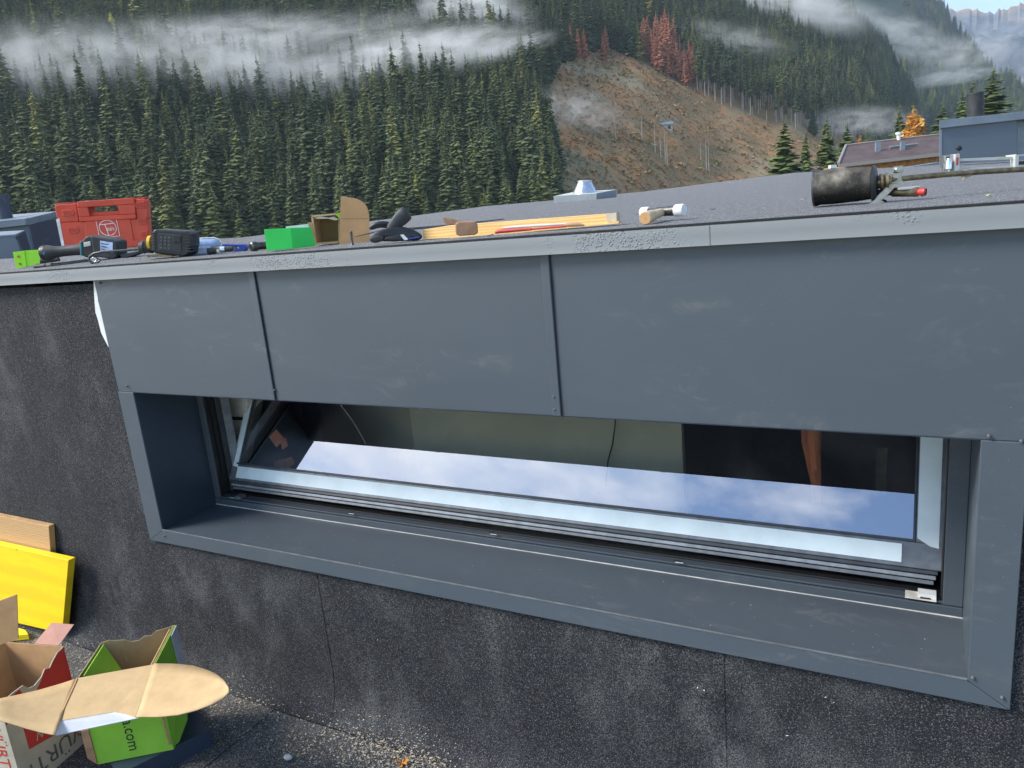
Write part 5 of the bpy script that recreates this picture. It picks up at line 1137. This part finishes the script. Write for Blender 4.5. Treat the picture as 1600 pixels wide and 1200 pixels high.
def scatter(name, items, kinds, label=None):
    me = bpy.data.meshes.new(name); me.from_pydata([q[:3] for q in items], [], [])
    for nm, ty, ix in (('scl', 'FLOAT', 3), ('rz', 'FLOAT', 4), ('var', 'INT', 5)):
        at = me.attributes.new(nm, ty, 'POINT'); at.data.foreach_set('value', [q[ix] for q in items])
    o = bpy.data.objects.new(name, me); COL.objects.link(o); o['kind'] = 'stuff'
    ng = bpy.data.node_groups.new(name, 'GeometryNodeTree'); ng.interface.new_socket('Geometry', in_out='INPUT', socket_type='NodeSocketGeometry'); ng.interface.new_socket('Geometry', in_out='OUTPUT', socket_type='NodeSocketGeometry')
    N = ng.nodes.new; gi = N('NodeGroupInput'); go = N('NodeGroupOutput'); K = ng.links.new
    jo = N('GeometryNodeJoinGeometry')
    for k in kinds:
        j2 = N('GeometryNodeJoinGeometry')
        for ob in SRC[k]:
            oi = N('GeometryNodeObjectInfo'); oi.transform_space = 'ORIGINAL'; oi.inputs['Object'].default_value = ob; oi.inputs['As Instance'].default_value = False; K(oi.outputs['Geometry'], j2.inputs[0])
        gt = N('GeometryNodeGeometryToInstance'); K(j2.outputs[0], gt.inputs[0]); K(gt.outputs[0], jo.inputs[0])
    ip = N('GeometryNodeInstanceOnPoints'); K(gi.outputs[0], ip.inputs['Points']); K(jo.outputs[0], ip.inputs['Instance']); ip.inputs['Pick Instance'].default_value = True
    def na(nm, ty):
        q = N('GeometryNodeInputNamedAttribute'); q.data_type = ty; q.inputs['Name'].default_value = nm; return q.outputs['Attribute']
    K(na('var', 'INT'), ip.inputs['Instance Index']); cx = N('ShaderNodeCombineXYZ'); K(na('rz', 'FLOAT'), cx.inputs[2]); K(cx.outputs[0], ip.inputs['Rotation']); K(na('scl', 'FLOAT'), ip.inputs['Scale'])
    K(ip.outputs[0], go.inputs[0]); m = o.modifiers.new('scatter', 'NODES'); m.node_group = ng
    return o
# trees that stand alone
SRC = {}
def solo(kind, px, ptop, dist, name, label, mt=None, w_=1., base=GZ-2):
    """a tree whose tip is seen at (px, ptop) from dist metres away"""
    P = atD(px, ptop, dist); H = {'s': 24, 'b': 28, 'd': 25, 'p': 19, 'y': 21, 'n': 24, 'l': 21}[kind[0]]+(1.3*int(kind[1]) if kind[0] == 's' else 0); h = P.z-base
    r, a, b = tree(kind, (P.x, P.y, base), h/H, random.uniform(0, 6), name, label); r.scale = (h/H*w_, h/H*w_, h/H)
    if mt:
        b.data = b.data.copy(); b.data.materials[0] = M[mt]
    SRC.setdefault(kind, (a, b)) if mt is None else None
    return r
solo('n2', 1226, 186, 150, 'spruce_tree', 'broad spruce left of the gas torch, leftmost tree above the roof edge', 'spruce_n', 1.46)
solo('n1', 1259, 203, 175, 'spruce_tree', 'slim short spruce between the two broad spruces above the torch', 'spruce_n', 1.02)
solo('n0', 1292, 182, 150, 'spruce_tree', 'tall full spruce directly left of the brown house roof', 'spruce_n', 1.23)
solo('n2', 1324, 192, 170, 'spruce_tree', 'lighter green spruce behind the left end of the brown roof', 'spruce_n', 1.36)
solo('n0', 1406, 163, 190, 'spruce_tree', 'dark spruce beside the orange larch behind the brown house', 'spruce_n', 1.07)
solo('l0', 1430, 165, 185, 'larch_tree', 'bright orange autumn larch behind the brown house roof', 'larch', 1.5)
solo('l0', 1344, 208, 240, 'larch_tree', 'small orange larch behind the ridge of the brown house', 'larch', 1.0)
solo('s1', 1359, 204, 260, 'spruce_tree', 'small dark spruce right of the small orange larch', 'spruce', 1.0)
solo('n2', 1474, 162, 170, 'spruce_tree', 'rounded green spruce just left of the clad roof box', 'spruce_n', 1.66)
solo('n1', 1503, 142, 175, 'spruce_tree', 'spruce behind the left half of the clad roof box', 'spruce_n', 1.26)
solo('n0', 1521, 123, 180, 'spruce_tree', 'slender spruce tip directly behind the black roof pipe', 'spruce_n', 1.07)
solo('n2', 1553, 107, 150, 'spruce_tree', 'tallest wide spruce right of the black roof pipe', 'spruce_n', 1.70)
solo('n1', 1680, 120, 180, 'spruce_tree', 'spruce beyond the right end of the roof', 'spruce_n', 1.46)
def onhill(kind, px, py, sc, name, label, group=None, mt=None, w_=1):
    P = NEAR.hit(px, py)
    if P is None: return
    r, a, b = tree(kind, P, sc, random.uniform(0, 6), name, label, group=group); r.scale = (sc*w_, sc*w_, sc)
    if mt: b.data = b.data.copy(); b.data.materials[0] = M[mt]
    return r
onhill('l0', 188, 104, 1.15, 'larch_tree', 'bright yellow green larch rising from the fog on the upper left slope', mt='larch_y')
onhill('y0', 262, 110, .8, 'larch_tree', 'pale orange larch half lost in the fog right of the yellow larch', mt='larch')
onhill('y0', 352, 140, .8, 'larch_tree', 'small pale brown larch at the lower rim of the fog', mt='larch')
onhill('y0', 757, 150, 1.0, 'larch_tree', 'yellow green larch in the dark forest above the lath', mt='larch_y')
onhill('y0', 1185, 130, .9, 'larch_tree', 'small yellow larch in the forest right of the red dead spruces', mt='larch')
for q, (px, py) in enumerate(((1235, 128), (1243, 132), (1250, 136))): onhill('d0', px, py, .8, 'dead_spruce', ('left', 'middle', 'right')[q]+' tree of the small rust red clump in the right forest')
for q, (px, py) in enumerate(((905, 92), (915, 96), (944, 98), (948, 86), (893, 84), (967, 52))): onhill('d%d' % (q % 2), px, py, .72, 'dead_spruce', ['rust red dead spruce, leftmost pair above the top of the cutting', 'thin rust red dead spruce right beside that pair above the cutting', 'rust red dead spruce at the very tip of the brown cutting', 'paler dead spruce behind the tip of the brown cutting', 'dull red dead spruce at the left rim of the cutting tip', 'lone red dead spruce high in the dark forest'][q])
for q, (px, py) in enumerate(((1004, 225), (1024, 240), (1033, 250), (1040, 255), (1043, 258), (1095, 255), (1104, 266), (1108, 272), (963, 228), (875, 247))): onhill('p0', px, py, random.uniform(.75, 1.15), 'bare_tree', 'thin pale almost bare tree left standing on the brown cutting', 'bare trees on the brown cutting')
for q, (px, py) in enumerate(((822, 188), (831, 190), (842, 193), (851, 191))): onhill('b%d' % (q % 3), px, py, .8, 'tall_spruce', 'pale stemmed spruce in the short row at the left rim of the cutting', 'pale stemmed spruces at the left rim')
# sources for the scattered forest: one tree of each build, standing in the wood
for k, ks in (('s', 5), ('b', 3), ('d', 1)):
    for i in range(ks):
        kk = k+str(i)
        if kk in SRC: continue
        P = NEAR.hit(640+i*37+(k == 'b')*70, 60+i*9)
        r, a, b = tree(kk, P, 1, 0, {'s': 'spruce_tree', 'b': 'tall_spruce', 'd': 'dead_spruce'}[k], {'s': 'dark spruce high in the upper forest under the drifting cloud', 'b': 'pale stemmed spruce high in the upper forest', 'd': 'single brown dead spruce high in the upper forest'}[k], group={'s': 'spruces of the upper forest', 'b': 'stemmed trees of the upper forest', 'd': 'dead trees of the upper forest'}[k])
        SRC[kk] = (a, b)
ORD = ['first', 'second', 'third', 'fourth', 'fifth', 'sixth', 'seventh', 'eighth', 'ninth', 'tenth', 'eleventh', 'twelfth', 'thirteenth', 'fourteenth', 'fifteenth', 'sixteenth']
BINS = [(-999, 'left of the red tool case'), (84, 'above the left half of the red tool case'), (158, 'above the right half of the red tool case'), (232, 'above the cordless drill'), (300, 'above the small blue tools'), (358, 'between blue tools and green box'), (412, 'above the bright green box'), (482, 'above the open cardboard box'), (560, 'above the black work glove'), (625, 'right of the black work glove'), (690, 'above the leather strap'), (752, 'above the left half of the lath'), (815, 'above the right half of the lath'), (850, 'beside the brown cutting')]
def label_rows(items, where, kind, nrow, rows):
    items = sorted(items, key=lambda q: q[1]); per = -(-len(items)//nrow) if items else 1
    for i in range(nrow):
        row = sorted(items[i*per:(i+1)*per], key=lambda q: q[0])
        for j, q in enumerate(row): q[2]['label'] = '%s %s from left, %s, %s' % (ORD[min(j, 15)], kind, rows[i], where)
for i, (x0, ph) in enumerate(BINS):
    x1 = BINS[i+1][0] if i+1 < len(BINS) else 9999
    label_rows([q for q in FRONT if x0 <= q[0] < x1], ph, 'spruce', 3, ('front row', 'second row', 'third row'))
label_rows(REDS, 'group above the cutting', 'rust red dead spruce', 4, ('lowest row', 'second row', 'third row', 'top row'))
def label_order(grp, fmt):
    L_ = sorted([o for o in bpy.data.objects if o.get('group') == grp], key=lambda o: proj(o.location)[0])
    for i, o in enumerate(L_): o['label'] = fmt % ORD[min(i, 15)]
label_order('bare trees on the brown cutting', '%s from the left of the thin pale bare trees on the brown cutting')
label_order('scraps scattered on the roof', '%s from the left of the tiny scraps lying on the granulated roof surface')
label_order('stemmed trees of the upper forest', '%s from the left of three pale stemmed spruces high in the upper forest')
label_order('spruces of the upper forest', '%s from the left of five dark spruces high in the upper forest')
label_order('pale stemmed spruces at the left rim', '%s pale stemmed spruce from the left in the short row at the left rim')
scatter('spruce_forest', rest['spruce_forest'], ['s0', 's1', 's2', 's3', 's4'])
scatter('tall_stem_forest', rest['tall_stem_forest'], ['b0', 'b1', 'b2'])
# low shrubs and brushwood on the cutting, one mass
V, F = [], []
n = 0
while n < 5600:
    px, py = random.uniform(820, 1420), random.uniform(75, 300)
    if not inpoly(px, py, CLEAR): continue
    P = None
    a = az(px, py); r0, z0, r1, z1 = NEAR.par(a); r = random.uniform(r0-5, min(r1, 900)); x, y = r*math.sin(a), r*math.cos(a); z = NEAR.z(x, y); qx, qy = proj((x, y, z))
    if not inpoly(qx, qy, CLEAR): continue
    n += 1; R_ = random.uniform(.25, .95)*(2.2 if random.random() < .07 else 1)
    for k in range(7):
        b = len(V); aa = random.uniform(0, 6.28); c = Vector((x+random.gauss(0, R_*.5), y+random.gauss(0, R_*.5), z+random.uniform(0, R_)))
        for i in range(3): V.append((c.x+math.cos(aa+i*2.1)*R_*.6, c.y+math.sin(aa+i*2.1)*R_*.6, c.z+random.uniform(-.5, .5)*R_))
        F.append((b, b+1, b+2))
tt = NT('brush'); geo = tt.n('ShaderNodeNewGeometry'); nb_ = tt.noise(.03, 5)
tt.set(tt.mix(tt.ramp(nb_, [(.4, 0.), (.6, 1.)]), tt.mix(geo.outputs['Random Per Island'], (.30, .20, .11), (.54, .29, .12)), tt.mix(geo.outputs['Random Per Island'], (.18, .19, .08), (.50, .40, .17))), .9, 0, .1)
mb = MB(); mb.v = V; mb.f = F; mb.build('brushwood', tt.m, None, fix=False, kind='stuff')
# small hut on the cutting
P = NEAR.hit(1041, 204); t = thing('small_hut', P, 'small grey hut with pale roof on the brown cutting', 'hut'); k = (P-CAM).dot(CF)/FPX; r_ = Vector((math.cos(YAW), -math.sin(YAW), 0)); f_ = Vector((math.sin(YAW), math.cos(YAW), 0)); U = Vector((0, 0, 1))
def H3(a, b, c): return P+r_*a*k+f_*b*k+U*(c+(4 if c > -2.5 else -6))*k
mb = MB(); mb.prism([H3(-10, 0, -3), H3(10, 0, -3), H3(10, 0, 5), H3(-10, 0, 5)], f_*14*k); mb.build('wall', M['galv_d'], t)
mb = MB(); mb.prism([H3(-14, -4, 4.5), H3(12, -4, 4.5), H3(12, 7, 9), H3(-14, 7, 9)], U*.6*k); mb.prism([H3(-14, 18, 4.5), H3(12, 18, 4.5), H3(12, 7, 9.05), H3(-14, 7, 9.05)], U*.6*k); mb.build('roof', M['neigh_l'], t)
mb = MB(); mb.prism([H3(3, -.3, -2), H3(7, -.3, -2), H3(7, -.3, 3), H3(3, -.3, 3)], f_*.2*k); mb.build('door', M['room_dark'], t)
# house with brown metal roof
P = atD(1390, 262, 62); t = thing('brown_roofed_house', Vector((P.x, P.y, GZ)), 'wooden house with long brown metal roof behind the torch', 'house'); t['_o'] = tuple(t.location); pl = Plane(P, YAW+.12); k = pl.k()
RD = 4.5
eave = [pl.pt(1310, 256.5), pl.pt(1560, 228)]; ridge = [pl.pt(1322, 227.5, RD), pl.pt(1560, 200, RD)]; sd_ = pl.n
mb = MB(); mb.prism([eave[0], eave[1], ridge[1], ridge[0]], (0, 0, -.12)); mb.build('roof', M['house_roof'], t)
back = [p+pl.n*RD+Vector((0, 0, -2)) for p in ridge]; mb = MB(); mb.prism([ridge[0], ridge[1], back[1], back[0]], (0, 0, -.12)); mb.build('roof', M['house_roof'], t)
mb = MB(); ux = (eave[1]-eave[0]).normalized()
mb.prism([eave[0]-pl.n*.1, eave[1]-pl.n*.1, eave[1]-pl.n*.1+Vector((0, 0, -.28)), eave[0]-pl.n*.1+Vector((0, 0, -.28))], pl.n*.09); mb.build('gutter', M['house_fascia'], t)
mb = MB(); mb.tube([eave[0]+Vector((0, 0, .04)), ridge[0]+Vector((0, 0, .04))], .12, 6); mb.build('verge_board', M['house_fascia'], t)
mb = MB(); mb.tube([ridge[0]+Vector((0, 0, .05)), ridge[1]+Vector((0, 0, .05))], .07, 6); mb.build('ridge_cap', M['house_fascia'], t)
w0 = eave[0]+pl.n*.7+ux*.8; w1 = eave[1]+pl.n*.7
nbd = 44
wL = (w1-w0).length/nbd
for i in range(nbd):
    a = w0+ux*(wL*i); hgt = 2.2; mb = MB(); o_ = .012*(i % 2)
    mb.prism([a-pl.n*o_+Vector((0, 0, -.2)), a+ux*(wL-.015)-pl.n*o_+Vector((0, 0, -.2)), a+ux*(wL-.015)-pl.n*o_+Vector((0, 0, -hgt)), a-pl.n*o_+Vector((0, 0, -hgt))], pl.n*.05); mb.build('plank', M['house_wood'], t)
mb = MB(); mb.prism([w0+pl.n*.08+Vector((0, 0, -.2)), w1+pl.n*.08+Vector((0, 0, -.2)), Vector(((w1+pl.n*.08).x, (w1+pl.n*.08).y, GZ-2)), Vector(((w0+pl.n*.08).x, (w0+pl.n*.08).y, GZ-2))], pl.n*6); mb.build('wall', M['house_wood'], t)
for u in (.30, .52, .78):
    a = lerp(w0, w1, u)-pl.n*.03; mb = MB(); mb.prism([a+Vector((0, 0, -.75)), a+ux*.9+Vector((0, 0, -.75)), a+ux*.9+Vector((0, 0, -1.6)), a+Vector((0, 0, -1.6))], pl.n*.01); wnd = mb.build('window', M['frame_dk'], t)
    mb = MB(); mb.prism([a-pl.n*.005+ux*.08+Vector((0, 0, -.83)), a-pl.n*.005+ux*.82+Vector((0, 0, -.83)), a-pl.n*.005+ux*.82+Vector((0, 0, -1.5)), a-pl.n*.005+ux*.08+Vector((0, 0, -1.5))], pl.n*.004); mb.build('pane', M['black'], wnd)
def onroof_h(px, py):
    d = ray(px, py); n_ = (eave[1]-eave[0]).cross(ridge[0]-eave[0]); return CAM+d*((eave[0]-CAM).dot(n_)/d.dot(n_))
for px, py, hh_, ww in ((1372.5, 237, 15, 3.6), (1411, 235, 14, 3)):
    a = onroof_h(px, py); mb = MB(); mb.prism([a+ux*(-ww*k), a+ux*(ww*k), a+ux*(ww*k)+Vector((0, 0, hh_*k)), a-ux*(ww*k)+Vector((0, 0, hh_*k))], pl.n*.3); mb.build('vent_pipe', M['neigh_l'], t)
a = pl.pt(1404, 221, RD); mb = MB(); mb.lathe(a, a+Vector((0, 0, 11*k)), [(0, 3.2*k), (1, 3.2*k)], 10); mb.build('chimney', M['white'], t); mb = MB(); mb.lathe(a+Vector((0, 0, 11*k)), a+Vector((0, 0, 14.5*k)), [(0, 5*k), (1, 5*k)], 10); mb.build('chimney_cap', M['white'], t)
b0, b1 = onroof_h(1390, 233)+Vector((0, 0, .15)), onroof_h(1433, 228)+Vector((0, 0, .15)); mb = MB(); mb.tube([b0, b1], 1.8*k, 6); mb.build('snow_guard', M['neigh_l'], t)

# ---------------------------------------------------------------- drifting fog, and the air
def fogmat(name, dens, nsc, thr, seed, stretch=(1, 1, 1)):
    m = bpy.data.materials.new(name); m.use_nodes = True; T_ = m.node_tree; T_.nodes.clear(); N = T_.nodes.new; K = T_.links.new
    out = N('ShaderNodeOutputMaterial'); pv = N('ShaderNodeVolumePrincipled'); pv.inputs['Color'].default_value = (1, .985, .955, 1); pv.inputs['Anisotropy'].default_value = -.15
    tc = N('ShaderNodeTexCoord'); ln = N('ShaderNodeVectorMath'); ln.operation = 'LENGTH'; K(tc.outputs['Object'], ln.inputs[0])
    fo = N('ShaderNodeMapRange'); fo.inputs[1].default_value = 1.; fo.inputs[2].default_value = .15; fo.inputs[3].default_value = 0; fo.inputs[4].default_value = 1; fo.interpolation_type = 'SMOOTHERSTEP'; K(ln.outputs['Value'], fo.inputs[0])
    mpn = N('ShaderNodeMapping'); mpn.inputs['Scale'].default_value = stretch; mpn.inputs['Location'].default_value = (seed, seed*.7, 0); K(tc.outputs['Object'], mpn.inputs[0])
    nz_ = N('ShaderNodeTexNoise'); nz_.inputs['Scale'].default_value = nsc; nz_.inputs['Detail'].default_value = 5; nz_.inputs['Roughness'].default_value = .62; nz_.inputs['Distortion'].default_value = .7; K(mpn.outputs[0], nz_.inputs['Vector'])
    mr = N('ShaderNodeMapRange'); mr.inputs[1].default_value = thr; mr.inputs[2].default_value = thr+.32; K(nz_.outputs[0], mr.inputs[0])
    m1 = N('ShaderNodeMath'); m1.operation = 'MULTIPLY'; K(fo.outputs[0], m1.inputs[0]); K(mr.outputs[0], m1.inputs[1]); m2 = N('ShaderNodeMath'); m2.operation = 'MULTIPLY'; m2.inputs[1].default_value = dens; K(m1.outputs[0], m2.inputs[0])
    K(m2.outputs[0], pv.inputs['Density']); K(pv.outputs[0], out.inputs['Volume']); return m
import bmesh as _b
_bm = _b.new(); _b.ops.create_icosphere(_bm, subdivisions=3, radius=1); SPH = bpy.data.meshes.new('fog_bank'); _bm.to_mesh(SPH); _bm.free()
def fog(px, py, dist, wpx, hpx, dpx, dens, nsc=2.2, thr=.40, seed=0, tilt=0, stretch=(1, 1, 1)):
    hp_ = NEAR.hit(px, py+68) if dist < 600 else None
    if hp_ is not None: dist = (hp_-CAM).dot(CF)-6
    P = atD(px, py, dist); k = dist/FPX
    me = SPH.copy(); me.name = 'fog_bank'; me.materials.append(fogmat('fog%d' % seed, dens, nsc, thr, seed, stretch)); o = bpy.data.objects.new('fog_bank', me); COL.objects.link(o); o['kind'] = 'stuff'
    o.location = P; o.scale = (wpx*k, dpx*k, hpx*k); o.rotation_euler = (0, tilt, -YAW)
    return o
fog(40, 118, 335, 270, 100, 70, 0.112, 3.2, .38, 1, RAD(-3), (1.8, 1, 1))
fog(270, 112, 345, 290, 100, 70, 0.120, 3.4, .40, 2, RAD(2), (2, 1, 1))
fog(430, 126, 345, 210, 74, 60, 0.112, 3.2, .40, 11, RAD(3), (1.6, 1, 1))
fog(620, 96, 380, 270, 50, 60, 0.210, 3, .36, 3, RAD(-6), (2.2, 1, 1))
fog(480, 70, 400, 330, 50, 60, 0.060, 3.4, .40, 15, RAD(-4), (2, 1, 1))
fog(780, 78, 380, 120, 22, 40, 0.150, 2.2, .38, 12, RAD(-8), (2.2, 1, 1))
fog(330, 60, 400, 300, 46, 60, 0.090, 2.4, .40, 4, 0, (2, 1, 1))
fog(740, 20, 480, 120, 46, 60, 0.180, 2.2, .36, 5, RAD(10))
fog(900, 172, 470, 105, 44, 50, .085, 3.4, .43, 6, RAD(14), (1.5, 1, 1))
fog(1225, 12, 700, 190, 44, 80, .075, 2, .36, 7, RAD(14), (1.8, 1, 1))
fog(1400, 55, 980, 150, 30, 90, .030, 2.6, .40, 8, RAD(24), (2.2, 1, 1))
fog(1500, 90, 980, 110, 42, 60, .026, 2.8, .42, 13, RAD(-12), (1.6, 1, 1))
fog(1480, 122, 980, 110, 16, 60, .035, 2.4, .38, 9, RAD(-2), (2.4, 1, 1))
fog(1345, 190, 560, 130, 32, 50, .040, 2.4, .38, 10, RAD(4), (1.8, 1, 1))
fog(1140, 60, 560, 130, 30, 50, .035, 2.4, .40, 14, RAD(14), (1.8, 1, 1))
m = bpy.data.materials.new('haze'); m.use_nodes = True; T_ = m.node_tree; T_.nodes.clear(); out = T_.nodes.new('ShaderNodeOutputMaterial'); pv = T_.nodes.new('ShaderNodeVolumePrincipled')
pv.inputs['Color'].default_value = (.72, .86, 1, 1); pv.inputs['Density'].default_value = .00011; pv.inputs['Anisotropy'].default_value = .2; T_.links.new(pv.outputs[0], out.inputs['Volume'])
mb = MB(); mb.box((-9100, -300, GZ-3.5), (9100, 9600, 1700)); hz = mb.build('haze', m, None, kind='stuff')
